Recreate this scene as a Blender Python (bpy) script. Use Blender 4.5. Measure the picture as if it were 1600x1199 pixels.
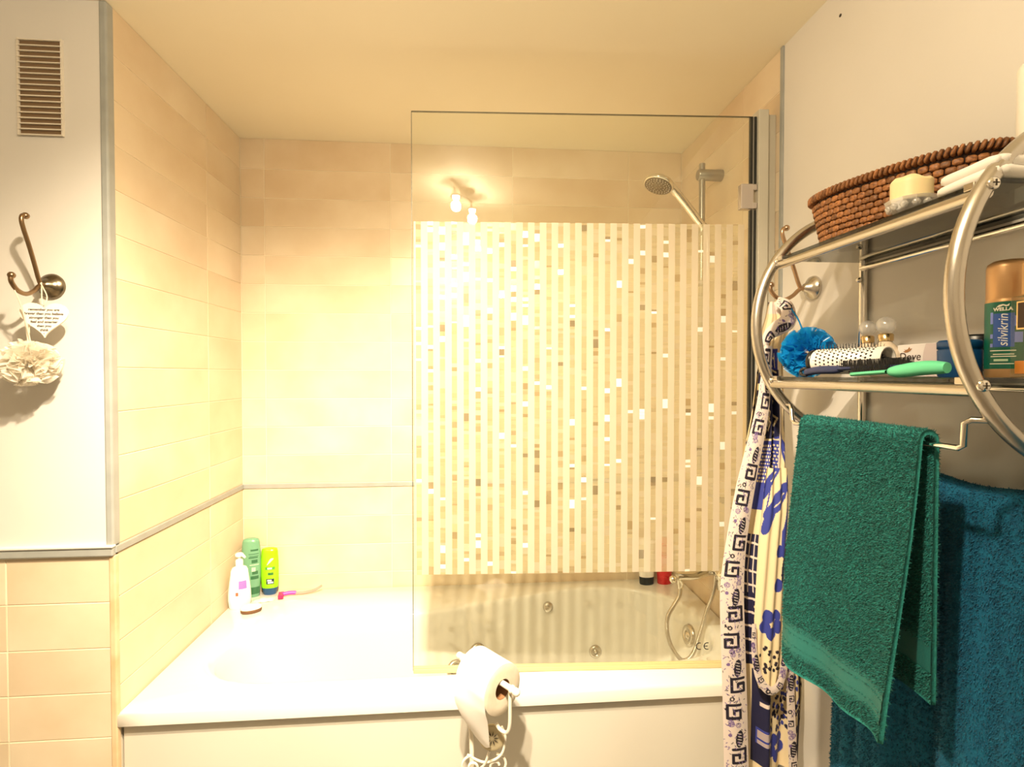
import bpy, bmesh, math, random
import numpy as np
from mathutils import Vector, Matrix, Quaternion
random.seed(7); rng = np.random.default_rng(7)
scene = bpy.context.scene
for o in list(bpy.data.objects): bpy.data.objects.remove(o)
COL = scene.collection
PI = math.pi

# ------------------------------------------------------------------ camera, world, lights, exposure
CAM_Z = 1.38
cam_d = bpy.data.cameras.new('camera'); cam = bpy.data.objects.new('camera', cam_d); COL.objects.link(cam)
cam_d.sensor_width = 36; cam_d.lens = 18.0; cam_d.clip_start = 0.02
cam.location = (0, 0, CAM_Z); cam.rotation_euler = (PI/2 - .0179, 0, -.0794)
scene.camera = cam
w = bpy.data.worlds.new('world'); scene.world = w; w.use_nodes = True
w.node_tree.nodes['Background'].inputs[0].default_value = (.02, .018, .015, 1)
w.node_tree.nodes['Background'].inputs[1].default_value = .2
vs = scene.view_settings
vs.view_transform = 'Standard'; vs.look = 'None'; vs.gamma = 1; vs.exposure = 0.25; vs.use_curve_mapping = False
# the two bulbs of the ceiling spotlight bar (the fitting itself is built further down)
LAMPS = [(-.160, .43, 2.155), (-.102, .24, 2.155)]
LAMP_COL = (1.0, .83, .595)
for i, p in enumerate(LAMPS):
    for kind, watt in (('SPOT', 180), ('POINT', 11.0)):      # reflector beam and the bare glow of the same bulb
        l = bpy.data.lights.new('bulb_light', kind); l.energy = watt; l.color = LAMP_COL; l.shadow_soft_size = .022
        o = bpy.data.objects.new('bulb_light', l); COL.objects.link(o); o.location = p
        if kind == 'SPOT':
            l.spot_size = math.radians(91); l.spot_blend = 1.0
            tgt = Vector((-.66, 1.75, .42)) if i == 0 else Vector((.05, 1.9, .45))
            o.rotation_euler = (tgt - Vector(p)).to_track_quat('-Z', 'Y').to_euler()

# ------------------------------------------------------------------ materials
MATS = {}
def lin(c):
    return tuple((v/12.92 if v <= .04045 else ((v+.055)/1.055)**2.4) for v in c)
def hexc(r, g, b): return lin((r/255, g/255, b/255))
def mat(name, base=(.8,.8,.8), rough=.5, metal=0., noise=None, bump=None, spec=.5, attr=None, rand=0, trans=0, sheen=0, sss=0, emit=None, coat=0, coord='Object'):
    m = bpy.data.materials.new(name); m.use_nodes = True; nt = m.node_tree; N = nt.nodes; L = nt.links
    b = N['Principled BSDF']
    b.inputs['Base Color'].default_value = (*base, 1); b.inputs['Roughness'].default_value = rough
    b.inputs['Metallic'].default_value = metal; b.inputs['Specular IOR Level'].default_value = spec
    if trans: b.inputs['Transmission Weight'].default_value = trans
    if sheen: b.inputs['Sheen Weight'].default_value = sheen; b.inputs['Sheen Roughness'].default_value = .5
    if sss: b.inputs['Subsurface Weight'].default_value = sss; b.inputs['Subsurface Radius'].default_value = (.02,.012,.006); b.inputs['Subsurface Scale'].default_value = .3
    if coat: b.inputs['Coat Weight'].default_value = coat; b.inputs['Coat Roughness'].default_value = .05
    if emit: b.inputs['Emission Color'].default_value = (*emit[0], 1); b.inputs['Emission Strength'].default_value = emit[1]
    tc = N.new('ShaderNodeTexCoord')
    col = None
    if attr:
        a = N.new('ShaderNodeVertexColor'); a.layer_name = attr; col = a.outputs['Color']
    if noise:   # (scale, colour2, detail, low, high)
        sc, c2, det, lo, hi = noise
        n = N.new('ShaderNodeTexNoise'); n.inputs['Scale'].default_value = sc; n.inputs['Detail'].default_value = det
        L.new(tc.outputs[coord], n.inputs['Vector'])
        if rand:
            oi = N.new('ShaderNodeObjectInfo'); vm = N.new('ShaderNodeVectorMath'); vm.operation = 'ADD'
            cx = N.new('ShaderNodeCombineXYZ'); ml = N.new('ShaderNodeMath'); ml.operation = 'MULTIPLY'; ml.inputs[1].default_value = 37.
            L.new(oi.outputs['Random'], ml.inputs[0])
            for k in range(3): L.new(ml.outputs[0], cx.inputs[k])
            L.new(tc.outputs[coord], vm.inputs[0]); L.new(cx.outputs[0], vm.inputs[1]); L.new(vm.outputs[0], n.inputs['Vector'])
        r = N.new('ShaderNodeMapRange'); r.inputs[1].default_value = lo; r.inputs[2].default_value = hi
        L.new(n.outputs['Fac'], r.inputs[0])
        mx = N.new('ShaderNodeMix'); mx.data_type = 'RGBA'
        L.new(r.outputs[0], mx.inputs['Factor'])
        if col: L.new(col, mx.inputs['A'])
        else: mx.inputs['A'].default_value = (*base, 1)
        mx.inputs['B'].default_value = (*c2, 1); col = mx.outputs['Result']
    if rand:
        oi = N.new('ShaderNodeObjectInfo'); r = N.new('ShaderNodeMapRange'); r.inputs[3].default_value = 1-rand; r.inputs[4].default_value = 1+rand
        L.new(oi.outputs['Random'], r.inputs[0])
        h = N.new('ShaderNodeHueSaturation'); L.new(r.outputs[0], h.inputs['Value'])
        if col: L.new(col, h.inputs['Color'])
        else: h.inputs['Color'].default_value = (*base, 1)
        col = h.outputs['Color']
    if col: L.new(col, b.inputs['Base Color'])
    if bump:    # (scale, strength, distance)
        n = N.new('ShaderNodeTexNoise'); n.inputs['Scale'].default_value = bump[0]; n.inputs['Detail'].default_value = 3
        L.new(tc.outputs[coord], n.inputs['Vector'])
        bp = N.new('ShaderNodeBump'); bp.inputs['Strength'].default_value = bump[1]; bp.inputs['Distance'].default_value = bump[2]
        L.new(n.outputs['Fac'], bp.inputs['Height']); L.new(bp.outputs[0], b.inputs['Normal'])
    MATS[name] = m
    return m
def thin_glass(name, tint, ior=1.5, rough=.0):
    m = bpy.data.materials.new(name); m.use_nodes = True; nt = m.node_tree; N = nt.nodes; L = nt.links
    N.remove(N['Principled BSDF']); out = N['Material Output']
    t = N.new('ShaderNodeBsdfTransparent'); t.inputs[0].default_value = (*tint, 1)
    g = N.new('ShaderNodeBsdfGlossy'); g.inputs['Roughness'].default_value = rough; g.inputs[0].default_value = (1,1,1,1)
    f = N.new('ShaderNodeFresnel')
    ge = N.new('ShaderNodeNewGeometry'); mr = N.new('ShaderNodeMapRange'); mr.inputs[3].default_value = ior; mr.inputs[4].default_value = 1/ior   # same reflectance on both faces of the pane
    L.new(ge.outputs['Backfacing'], mr.inputs[0]); L.new(mr.outputs[0], f.inputs[0])
    mx = N.new('ShaderNodeMixShader'); L.new(f.outputs[0], mx.inputs[0]); L.new(t.outputs[0], mx.inputs[1]); L.new(g.outputs[0], mx.inputs[2])
    L.new(mx.outputs[0], out.inputs[0]); MATS[name] = m
    return m
def film(name, base, transp, transl=.45, attr=None, gloss=0., rough=.2):
    m = bpy.data.materials.new(name); m.use_nodes = True; nt = m.node_tree; N = nt.nodes; L = nt.links
    N.remove(N['Principled BSDF']); out = N['Material Output']
    d = N.new('ShaderNodeBsdfDiffuse'); d.inputs[0].default_value = (*base, 1)
    tl = N.new('ShaderNodeBsdfTranslucent'); tl.inputs[0].default_value = (*base, 1)
    if attr:
        a = N.new('ShaderNodeVertexColor'); a.layer_name = attr
        L.new(a.outputs[0], d.inputs[0]); L.new(a.outputs[0], tl.inputs[0])
    m1 = N.new('ShaderNodeMixShader'); m1.inputs[0].default_value = transl; L.new(d.outputs[0], m1.inputs[1]); L.new(tl.outputs[0], m1.inputs[2])
    t = N.new('ShaderNodeBsdfTransparent')
    m2 = N.new('ShaderNodeMixShader'); m2.inputs[0].default_value = transp; L.new(m1.outputs[0], m2.inputs[1]); L.new(t.outputs[0], m2.inputs[2])
    last = m2
    if gloss:
        g = N.new('ShaderNodeBsdfGlossy'); g.inputs['Roughness'].default_value = rough
        m3 = N.new('ShaderNodeMixShader'); m3.inputs[0].default_value = gloss; L.new(m2.outputs[0], m3.inputs[1]); L.new(g.outputs[0], m3.inputs[2]); last = m3
    L.new(last.outputs[0], out.inputs[0]); MATS[name] = m
    return m

mat('paint', (.71,.68,.635), .6, noise=(3.,(.68,.65,.605),3,.35,.7), bump=(60,.08,.002))
mat('ceiling_paint', (.90,.84,.68), .7, noise=(2.,(.88,.81,.64),3,.35,.7), bump=(45,.08,.002))
mat('tile', (.655,.515,.345), .28, noise=(3.5,(.775,.66,.49),5,.33,.70), rand=.035, bump=(9,.10,.004))
mat('grout', (.86,.77,.60), .7)
mat('trim_grey', (.36,.37,.35), .4, noise=(20,(.31,.32,.30),2,.3,.7))
mat('alu_cream', (.60,.57,.48), .35, noise=(8,(.56,.53,.44),2,.3,.7))
mat('corner_bead', (.74,.55,.34), .45, noise=(14,(.64,.42,.22),3,.4,.7))
mat('acrylic', (.79,.77,.71), .12, spec=.5, coat=.3)
mat('panel_white', (.70,.665,.58), .3, noise=(2,(.67,.625,.53),2,.4,.7))
mat('dark_gap', (.06,.045,.03), .8)
mat('floor_vinyl', (.42,.38,.33), .5, noise=(6,(.34,.31,.27),4,.35,.7))
mat('chrome', (.83,.80,.75), .09, 1.)
mat('satin_nickel', (.62,.58,.52), .27, 1., bump=(120,.05,.001))
mat('grey_metal', (.42,.40,.36), .3, .85)
mat('bronze', (.30,.20,.115), .28, 1.)
mat('bronze_dark', (.17,.135,.09), .25, 1., noise=(25,(.26,.22,.16),3,.4,.7))
mat('rubber', (.012,.014,.012), .35)
mat('seal', (.62,.52,.26), .3)
mat('mint_glass_edge', (.05,.05,.025), .4, 0.)
mat('hinge_grey', (.55,.50,.47), .22, .7)
thin_glass('clear_glass', (.90,.92,.88), 1.4)
thin_glass('glass', (.975,.985,.955))
film('crystal', (.9,.88,.84), .62, .3, gloss=.22, rough=.06)
thin_glass('smoked_glass', (.36,.38,.37), 1.5)
film('frost', (.96,.93,.88), .31, .85)
film('mosaic_film', (.8,.75,.6), .36, .85, attr='tone', gloss=.05, rough=.15)
mat('painted_sparkle', (.97,.95,.90), .35, .35)
mat('black_print', (.012,.012,.012), .5)
mat('ink', (.05,.035,.03), .7)
mat('white_print', (.9,.9,.88), .5)
mat('pile_green', (.010,.19,.165), .85, attr='tone', sheen=.15)
mat('green_cloth', (.008,.145,.125), .9, noise=(90,(.014,.21,.185),2,.3,.7), bump=(400,.5,.003))
mat('green_band', (.014,.155,.14), .6, bump=(200,.2,.002))
mat('pile_blue', (.004,.14,.26), .85, attr='tone', sheen=.15)
mat('blue_cloth', (.003,.10,.20), .9, noise=(60,(.005,.15,.27),2,.3,.7), bump=(300,.5,.003))
mat('robe_print', (.8,.7,.5), .75, attr='print', bump=(500,.1,.001))
mat('wicker', (.33,.135,.042), .5, noise=(3.2,(.12,.042,.014),4,.38,.70), rand=.32)
mat('wicker_dark', (.035,.015,.008), .7)
mat('wax', (.86,.72,.42), .4, sss=.3)
mat('wax_white', (.88,.84,.76), .4, sss=.2)
mat('white_cloth', (.86,.83,.78), .85, bump=(300,.2,.001))
mat('white_plastic', (.90,.87,.82), .25)
mat('cream_metal', (.86,.80,.68), .3)
mat('paper', (.92,.89,.85), .85, bump=(250,.15,.001))
mat('paper_end', (.83,.74,.60), .9, noise=(60,(.77,.67,.52),2,.3,.7))
mat('cardboard', (.30,.14,.06), .8)
mat('pearl_scrub', (.93,.89,.80), .4)
film('tulle_white', (.93,.88,.78), .25, .45, gloss=.03)
film('tulle_blue', (.012,.36,.78), .18, .45, gloss=.05, rough=.25)
mat('heart_wood', (.86,.79,.66), .6, bump=(40,.1,.001))
mat('twine', (.75,.66,.48), .8)
mat('shampoo_green', (.16,.36,.22), .3)
mat('shampoo_dark', (.035,.14,.06), .35)
mat('lime', (.30,.78,.006), .25)
mat('lime_cap', (.02,.08,.20), .3)
mat('lime_badge', (.015,.03,.05), .4)
mat('leaf_green', (.07,.35,.03), .4)
mat('lotion_white', (.92,.90,.88), .25)
mat('purple_print', (.32,.16,.55), .5)
mat('red_print', (.75,.12,.05), .5)
mat('bristle_brown', (.16,.075,.03), .6)
mat('razor_pink', (.85,.06,.42), .3)
mat('razor_salmon', (.80,.30,.24), .3)
mat('pale_teal', (.55,.70,.66), .3)
mat('red_bottle', (.62,.004,.012), .3)
mat('black_plastic', (.012,.012,.012), .3)
mat('brush_white', (.85,.80,.72), .3)
mat('navy_plastic', (.02,.03,.09), .35)
mat('mint_plastic', (.13,.60,.33), .35)
mat('gold_cap', (.60,.36,.17), .38, .6)
mat('can_green', (.003,.12,.075), .35)
mat('can_blue', (.03,.10,.42), .4)
mat('can_lilac', (.20,.26,.72), .4)
mat('label_cream', (.85,.82,.70), .5)
mat('box_white', (.83,.78,.77), .5)
mat('box_pink', (.66,.56,.56), .5)
mat('gold_print', (.35,.16,.06), .4)
mat('tin_blue', (.003,.045,.14), .35)
mat('amber', (.75,.24,.03), .1)
mat('perfume_milk', (.72,.60,.45), .25)
mat('gold_metal', (.80,.60,.32), .2, 1.)
mat('bulb', (1,.9,.7), .3, emit=((1,.82,.55), 60))

# ------------------------------------------------------------------ mesh builder
ORG = {}    # world origin of every object
def wo(o): return ORG.get(o.name, Vector((0,0,0)))
class MB:
    def __init__(s): s.v = []; s.f = []; s.sm = []
    def add(s, vs, fs, smooth=True):
        n = len(s.v); s.v += [tuple(p) for p in vs]; s.f += [tuple(i+n for i in f) for f in fs]; s.sm += [smooth]*len(fs); return s
    def box(s, a, b, bev=0.):
        (x0,y0,z0),(x1,y1,z1) = a, b
        if not bev:
            return s.add([(x0,y0,z0),(x1,y0,z0),(x1,y1,z0),(x0,y1,z0),(x0,y0,z1),(x1,y0,z1),(x1,y1,z1),(x0,y1,z1)],
              [(3,2,1,0),(4,5,6,7),(0,1,5,4),(1,2,6,5),(2,3,7,6),(3,0,4,7)], False)
        bm = bmesh.new(); bmesh.ops.create_cube(bm, size=1)
        for q in bm.verts: q.co = Vector(((x0+x1)/2+q.co.x*(x1-x0), (y0+y1)/2+q.co.y*(y1-y0), (z0+z1)/2+q.co.z*(z1-z0)))
        bmesh.ops.bevel(bm, geom=list(bm.edges), offset=bev, segments=2, affect='EDGES', profile=.5)
        bm.verts.ensure_lookup_table()
        s.add([q.co for q in bm.verts], [[q.index for q in f.verts] for f in bm.faces], False); bm.free(); return s
    def xform(s, M, start=0):
        for i in range(start, len(s.v)): s.v[i] = tuple(M @ Vector(s.v[i]))
        return s
    def tube(s, pts, r, n=10, closed=False, caps=True):
        P = [Vector(p) for p in pts]; m = len(P); R = r if isinstance(r,(list,tuple)) else [r]*m
        T = []
        for i in range(m):
            a = P[i-1] if (i or closed) else P[0]; b = P[(i+1)%m] if (i < m-1 or closed) else P[-1]
            T.append((b-a).normalized())
        ref = Vector((0,0,1)) if abs(T[0].z) < .9 else Vector((1,0,0))
        nrm = (ref - T[0]*ref.dot(T[0])).normalized(); vs = []
        for i in range(m):
            if i:
                q = T[i-1].rotation_difference(T[i]); nrm = (q @ nrm); nrm = (nrm - T[i]*nrm.dot(T[i])).normalized()
            bi = T[i].cross(nrm)
            for k in range(n):
                a = 2*PI*k/n; vs.append(P[i] + (nrm*math.cos(a)+bi*math.sin(a))*R[i])
        fs = []
        for i in range(m if closed else m-1):
            j = (i+1) % m
            for k in range(n): fs.append((i*n+k, i*n+(k+1)%n, j*n+(k+1)%n, j*n+k))
        s.add(vs, fs)
        if caps and not closed:
            s.add(vs[:n], [tuple(range(n-1,-1,-1))], False); s.add(vs[-n:], [tuple(range(n))], False)
        return s
    def lathe(s, prof, c=(0,0,0), axis=(0,0,1), n=28, sx=1., sy=1., rz=0., super_=2.0, smooth=True):
        ax = Vector(axis).normalized(); q = Vector((0,0,1)).rotation_difference(ax); c = Vector(c); vs = []; fs = []
        R = Matrix.Rotation(rz, 3, 'Z')
        for (r, z) in prof:
            for k in range(n):
                a = 2*PI*k/n; ca, sa = math.cos(a), math.sin(a)
                e = 2/super_; x = math.copysign(abs(ca)**e, ca); y = math.copysign(abs(sa)**e, sa)
                vs.append(c + q @ (R @ Vector((x*r*sx, y*r*sy, z))))
        for i in range(len(prof)-1):
            for k in range(n): fs.append((i*n+k, i*n+(k+1)%n, (i+1)*n+(k+1)%n, (i+1)*n+k))
        s.add(vs, fs, smooth)
        m = len(prof)
        if prof[0][0] > 1e-5: s.add(vs[:n], [tuple(range(n-1,-1,-1))], False)
        if prof[-1][0] > 1e-5: s.add(vs[(m-1)*n:], [tuple(range(n))], False)
        return s
    def sphere(s, c, r, n=16, sc=(1,1,1)):
        prof = [(max(1e-6, math.sin(PI*i/(n//2))), -math.cos(PI*i/(n//2))) for i in range(n//2+1)]
        st = len(s.v); s.lathe(prof, n=n)
        for i in range(st, len(s.v)):
            p = s.v[i]; s.v[i] = (c[0]+p[0]*r*sc[0], c[1]+p[1]*r*sc[1], c[2]+p[2]*r*sc[2])
        return s
    def grid(s, fn, nu, nv, closed_u=False):
        vs = [fn(i/(nu if closed_u else nu-1), j/(nv-1)) for j in range(nv) for i in range(nu)]
        fs = []
        for j in range(nv-1):
            for i in range(nu if closed_u else nu-1):
                k = (i+1) % nu; fs.append((j*nu+i, j*nu+k, (j+1)*nu+k, (j+1)*nu+i))
        return s.add(vs, fs)
    def prism(s, poly, fn, d):
        n = len(poly); vs = [fn(u,v,0) for u,v in poly]+[fn(u,v,d) for u,v in poly]
        return s.add(vs, [tuple(range(n-1,-1,-1)), tuple(range(n,2*n))]+[(i,(i+1)%n,n+(i+1)%n,n+i) for i in range(n)], False)
    def build(s, name, m, parent=None, origin=None, kind=None, label=None):
        og = Vector(origin) if origin is not None else (wo(parent) if parent else Vector((0,0,0)))
        me = bpy.data.meshes.new(name); me.from_pydata([Vector(p)-og for p in s.v], [], s.f)
        me.polygons.foreach_set('use_smooth', s.sm); me.materials.append(MATS[m] if isinstance(m, str) else m); me.update()
        o = bpy.data.objects.new(name, me); COL.objects.link(o); ORG[o.name] = og
        if parent: o.parent = parent; o.location = og - wo(parent)
        else: o.location = og
        if kind: o['kind'] = kind
        if label: o['label'] = label
        return o
def thing(name, loc, label, cat, group=None):
    o = bpy.data.objects.new(name, None); COL.objects.link(o); o.location = loc; o.empty_display_size = .02
    ORG[o.name] = Vector(loc); o['label'] = label; o['category'] = cat
    if group: o['group'] = group
    return o
def struct(o): o['kind'] = 'structure'; return o
def text(s, size, m, parent, fn, name='lettering', align='CENTER', shear=0., bold=0., ext=.0002):
    c = bpy.data.curves.new('t', 'FONT'); c.body = s; c.size = size; c.align_x = align; c.align_y = 'CENTER'; c.shear = shear; c.offset = bold; c.extrude = ext; c.resolution_u = 3
    o = bpy.data.objects.new('t', c); COL.objects.link(o); bpy.context.view_layer.update()
    me0 = bpy.data.meshes.new_from_object(o.evaluated_get(bpy.context.evaluated_depsgraph_get()))
    b = MB(); b.add([fn(p.co.x, p.co.y, p.co.z) for p in me0.vertices], [tuple(f.vertices) for f in me0.polygons], False)
    bpy.data.objects.remove(o); bpy.data.curves.remove(c); bpy.data.meshes.remove(me0)
    return b.build(name, m, parent)
def smooth_path(P, n=8, closed=False):
    P = [Vector(p) for p in P]; out = []; m = len(P)
    for i in range(m if closed else m-1):
        g = lambda k: P[k % m] if closed else P[max(0, min(m-1, k))]
        a,b,c,d = g(i-1), g(i), g(i+1), g(i+2)
        for k in range(n):
            t = k/n; out.append(.5*((2*b)+(c-a)*t+(2*a-5*b+4*c-d)*t*t+(3*b-a-3*c+d)*t**3))
    if not closed: out.append(P[-1])
    return out
def color_attr(o, name, cols):
    a = o.data.color_attributes.new(name, 'FLOAT_COLOR', 'POINT')
    c = np.ones((len(o.data.vertices), 4), np.float32); c[:, :3] = cols; a.data.foreach_set('color', c.ravel())
def fastmesh(name, V, F, m, parent=None, smooth=True, kind=None):
    V = np.asarray(V, float); og = wo(parent) if parent else Vector((0,0,0))
    me = bpy.data.meshes.new(name); me.from_pydata((V-np.array(og)).tolist(), [], F.tolist() if hasattr(F,'tolist') else F)
    if smooth: me.polygons.foreach_set('use_smooth', [True]*len(me.polygons))
    me.materials.append(MATS[m]); o = bpy.data.objects.new(name, me); COL.objects.link(o); ORG[o.name] = og
    if parent: o.parent = parent
    if kind: o['kind'] = kind
    return o
def gridfaces(nu, nv):
    j, i = np.meshgrid(np.arange(nv-1), np.arange(nu-1), indexing='ij'); a = (j*nu+i).ravel()
    return np.stack([a, a+1, a+1+nu, a+nu], 1)

# ------------------------------------------------------------------ the room
XL, XR, YF, YB, ZC = -.859, .839, 1.30, 2.0, 2.263
ZT0, ZT1 = .947, .966                 # thin silver tile trim
ZR = .559                             # bath rim
G = .0018                             # how far the tiles stand proud of the grout
RX0, RY0 = -1.75, -1.0
def slab(name, a, b, m): return struct(MB().box(a, b).build(name, m))
floor = slab('floor', (RX0-.1, RY0-.1, -.1), (XR+.1, YB+.1, 0), 'floor_vinyl')
ceil = slab('ceiling', (RX0-.1, RY0-.1, ZC), (XR+.1, YB+.1, ZC+.1), 'ceiling_paint')
wall_back = slab('wall_back', (XL-.1, YB+G, 0), (XR+.1, YB+.1, ZC), 'grout')
wall_left = slab('wall_left', (XL-.1, YF+.02, 0), (XL-G, YB+G, ZC), 'grout')
wall_right = slab('wall_right', (XR, RY0-.1, 0), (XR+.1, 1.331, ZC), 'paint')
wall_right2 = slab('wall_right_alcove', (XR+G, 1.331, 0), (XR+.1, YB+G, ZC), 'grout')
wall_front = slab('wall_front', (RX0, YF, ZT1), (XL-.017, YF+.12, ZC), 'paint')
wall_front2 = slab('wall_front_lower', (RX0, YF+.003+G, 0), (XL-.013, YF+.12, ZT1), 'grout')
wall_far = slab('wall_far_left', (RX0-.1, RY0-.1, 0), (RX0, YF+.12, ZC), 'paint')
wall_rear = slab('wall_rear', (RX0-.1, RY0-.1, 0), (XR+.1, RY0, ZC), 'paint')
# tiles
TCACHE = {}
def tile_mesh(w_, h_):
    k = (round(w_, 4), round(h_, 4))
    if k in TCACHE: return TCACHE[k]
    g = .0011; c = .0012; t = G
    a, b_ = w_/2-g, h_/2-g
    vs = [(-a,-b_,0),(a,-b_,0),(a,b_,0),(-a,b_,0), (-a,-b_,t*.5),(a,-b_,t*.5),(a,b_,t*.5),(-a,b_,t*.5), (-a+c,-b_+c,t),(a-c,-b_+c,t),(a-c,b_-c,t),(-a+c,b_-c,t)]
    fs = [(8,9,10,11)]
    for o_ in (0, 4):
        for i in range(4): j = (i+1)%4; fs.append((o_+i, o_+j, o_+4+j, o_+4+i))
    me = bpy.data.meshes.new('tile'); me.from_pydata(vs, [], fs); me.materials.append(MATS['tile']); TCACHE[k] = me
    return me
def tiles(parent, us, zs, place):
    for i in range(len(us)-1):
        for j in range(len(zs)-1):
            w_, h_ = us[i+1]-us[i], zs[j+1]-zs[j]
            if w_ < .004 or h_ < .004: continue
            o = bpy.data.objects.new('tile', tile_mesh(w_, h_)); COL.objects.link(o); o.parent = parent
            o.matrix_local = place((us[i]+us[i+1])/2, (zs[j]+zs[j+1])/2)
ZU = [ZT1+.1076*k for k in range(12)]+[ZC]
ZD = [.509]+[ZT0-.1095*k for k in range(3,-1,-1)]
XB = [XL, -.773, -.307, .162, .622, XR]
def Mxz(rot):
    return lambda u, z: rot(u, z)
back = lambda u, z: Matrix.Translation((u, YB+G, z)) @ Matrix(((1,0,0,0),(0,0,-1,0),(0,1,0,0),(0,0,0,1)))
leftw = lambda u, z: Matrix.Translation((XL-G, u, z)) @ Matrix(((0,0,1,0),(1,0,0,0),(0,1,0,0),(0,0,0,1)))
rightw = lambda u, z: Matrix.Translation((XR+G, u, z)) @ Matrix(((0,0,-1,0),(1,0,0,0),(0,1,0,0),(0,0,0,1)))
frontw = lambda u, z: Matrix.Translation((u, YF+.003+G, z)) @ Matrix(((1,0,0,0),(0,0,-1,0),(0,1,0,0),(0,0,0,1)))
for zs in (ZU, ZD):
    tiles(wall_back, XB, zs, back)
    tiles(wall_left, [YF+.012, 1.754, YB], zs, leftw)
    tiles(wall_right2, [1.338, 1.534, YB], zs, rightw)
tiles(wall_front2, [-1.571, -1.105, XL-.013], [.055,.165,.275,.387,.497,.607,.716,.828,.938], frontw)
# trims
def trim(name, a, b, m='trim_grey', bev=.002): return struct(MB().box(a, b, bev).build(name, m))
trim('trim_1', (XL, YB-.004, ZT0+.001), (XR, YB+G, ZT1-.001), bev=.0015)
trim('trim_2', (XL-G, YF+.002, ZT0+.001), (XL+.004, YB-.004, ZT1-.001), bev=.0015)
trim('trim_3', (XR-.004, 1.338, ZT0+.001), (XR+G, YB-.004, ZT1-.001), bev=.0015)
trim('trim_4', (XL-.017, YF-.004, ZT1), (XL+.001, YF+.022, ZC), bev=.004)            # corner post above the dado
trim('trim_5', (RX0, YF-.008, ZT0-.004), (XL+.001, YF+.006, ZT1-.001), bev=.003)       # dado strip on the stub wall
trim('trim_6', (XL-.013, YF-.001, 0), (XL+.002, YF+.014, ZT0-.004), 'corner_bead', .003)
trim('trim_7', (XR-.005, 1.326, 0), (XR+.004, 1.340, ZC), bev=.003)
trim('trim_8', (RX0, YF-.012, ZT1-.002), (XL+.003, YF+.003, ZT1+.004), 'paint', .002)   # painted ledge lip
# nail hole in the painted wall
MB().lathe([(.0035,0),(.0035,.0012),(.001,.0018)], (XR, 1.117, 2.197), (-1,0,0), 10).build('nail_head', 'dark_gap', wall_right)

# ------------------------------------------------------------------ ceiling spotlight bar (out of view, seen as two bright dots in the glass)
c0 = (Vector(LAMPS[0])+Vector(LAMPS[1]))/2; dirn = (Vector(LAMPS[0])-Vector(LAMPS[1])).normalized()
sl = thing('ceiling_spotlight', (c0.x, c0.y, ZC), 'chrome ceiling spotlight bar with two lit bulbs, mirrored in the glass screen', 'light')
MB().lathe([(.05,0),(.05,-.014),(.03,-.02)], (c0.x,c0.y,ZC)).build('ceiling_plate', 'chrome', sl)
a_ = c0 - dirn*.14; b_ = c0 + dirn*.14
MB().tube([(a_.x,a_.y,ZC-.025),(b_.x,b_.y,ZC-.025)], .008).build('bar', 'chrome', sl)
for p in LAMPS:
    MB().lathe([(.018,.075),(.022,.055),(.026,.042),(.024,.042),(.016,.06)], p).build('lamp_holder', 'chrome', sl)
    MB().sphere((p[0],p[1],p[2]+.042), .018, 14).build('bulb', 'bulb', sl)

# ------------------------------------------------------------------ bathtub
tub = thing('bathtub', (-.01, 1.65, 0), 'white built-in whirlpool bathtub with a rounded basin along the tiled wall', 'bathtub')
CX, CY = .02, 1.66
ctl = [(-.765,1.56,0),(-.735,1.665,0),(-.60,1.735,0),(-.35,1.765,0),(-.10,1.80,0),(.16,1.865,0),(.42,1.925,0),(.62,1.90,0),(.745,1.80,0),(.775,1.66,0),(.755,1.52,0),(.66,1.43,0),(.40,1.40,0),(0,1.397,0),(-.40,1.395,0),(-.62,1.405,0),(-.73,1.465,0)]
oc = smooth_path(ctl, 14, True)
ang = np.array([math.atan2(p.y-CY, p.x-CX) for p in oc]); rad = np.array([math.hypot(p.y-CY, p.x-CX) for p in oc])
od = np.argsort(ang); ang, rad = ang[od], rad[od]
def r_in(a):
    a = (a+PI) % (2*PI) - PI
    return float(np.interp(a, np.r_[ang[-1]-2*PI, ang, ang[0]+2*PI], np.r_[rad[-1], rad, rad[0]]))
OX0, OX1, OY0, OY1 = XL+.001, XR-.001, YF, YB-.001
def r_out(a, ins=0.):
    c, s_ = math.cos(a), math.sin(a); t = 9.
    if c > 1e-9: t = min(t, (OX1-ins-CX)/c)
    if c < -1e-9: t = min(t, (OX0+ins-CX)/c)
    if s_ > 1e-9: t = min(t, (OY1-ins-CY)/s_)
    if s_ < -1e-9: t = min(t, (OY0+ins-CY)/s_)
    return t
A = sorted(list(np.linspace(-PI, PI, 180, endpoint=False)) + [math.atan2(y-CY, x-CX) for x in (OX0,OX1) for y in (OY0,OY1)])
DEPTH = [(0,.5575),(.006,.552),(.011,.540),(.016,.50),(.026,.44),(.042,.36),(.062,.29),(.09,.235),(.13,.20),(.19,.183),(.30,.175)]
def basin_off(a, d): return d*(1+1.3*max(0, -math.cos(a))**3)
def basin(a, z):
    zs = [q[1] for q in DEPTH][::-1]; ds = [q[0] for q in DEPTH][::-1]
    d = float(np.interp(z, zs, ds)); r = r_in(a)-basin_off(a, d)
    return Vector((CX+r*math.cos(a), CY+r*math.sin(a), z))
rings = []
for kind, par, z in [('o',0,.523),('o',0,.550),('o',.003,.556),('o',.008,.5588),('b',0,.5592)]+[('i',d,z) for d,z in DEPTH]+[('i',.45,.172)]:
    ring = []
    for a in A:
        if kind == 'o': r = r_out(a, par)
        elif kind == 'b': r = min(r_in(a)+.012, r_out(a, .012))
        else: r = max(.02, r_in(a)-basin_off(a, par))
        ring.append((CX+r*math.cos(a), CY+r*math.sin(a), z))
    rings.append(ring)
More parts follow.
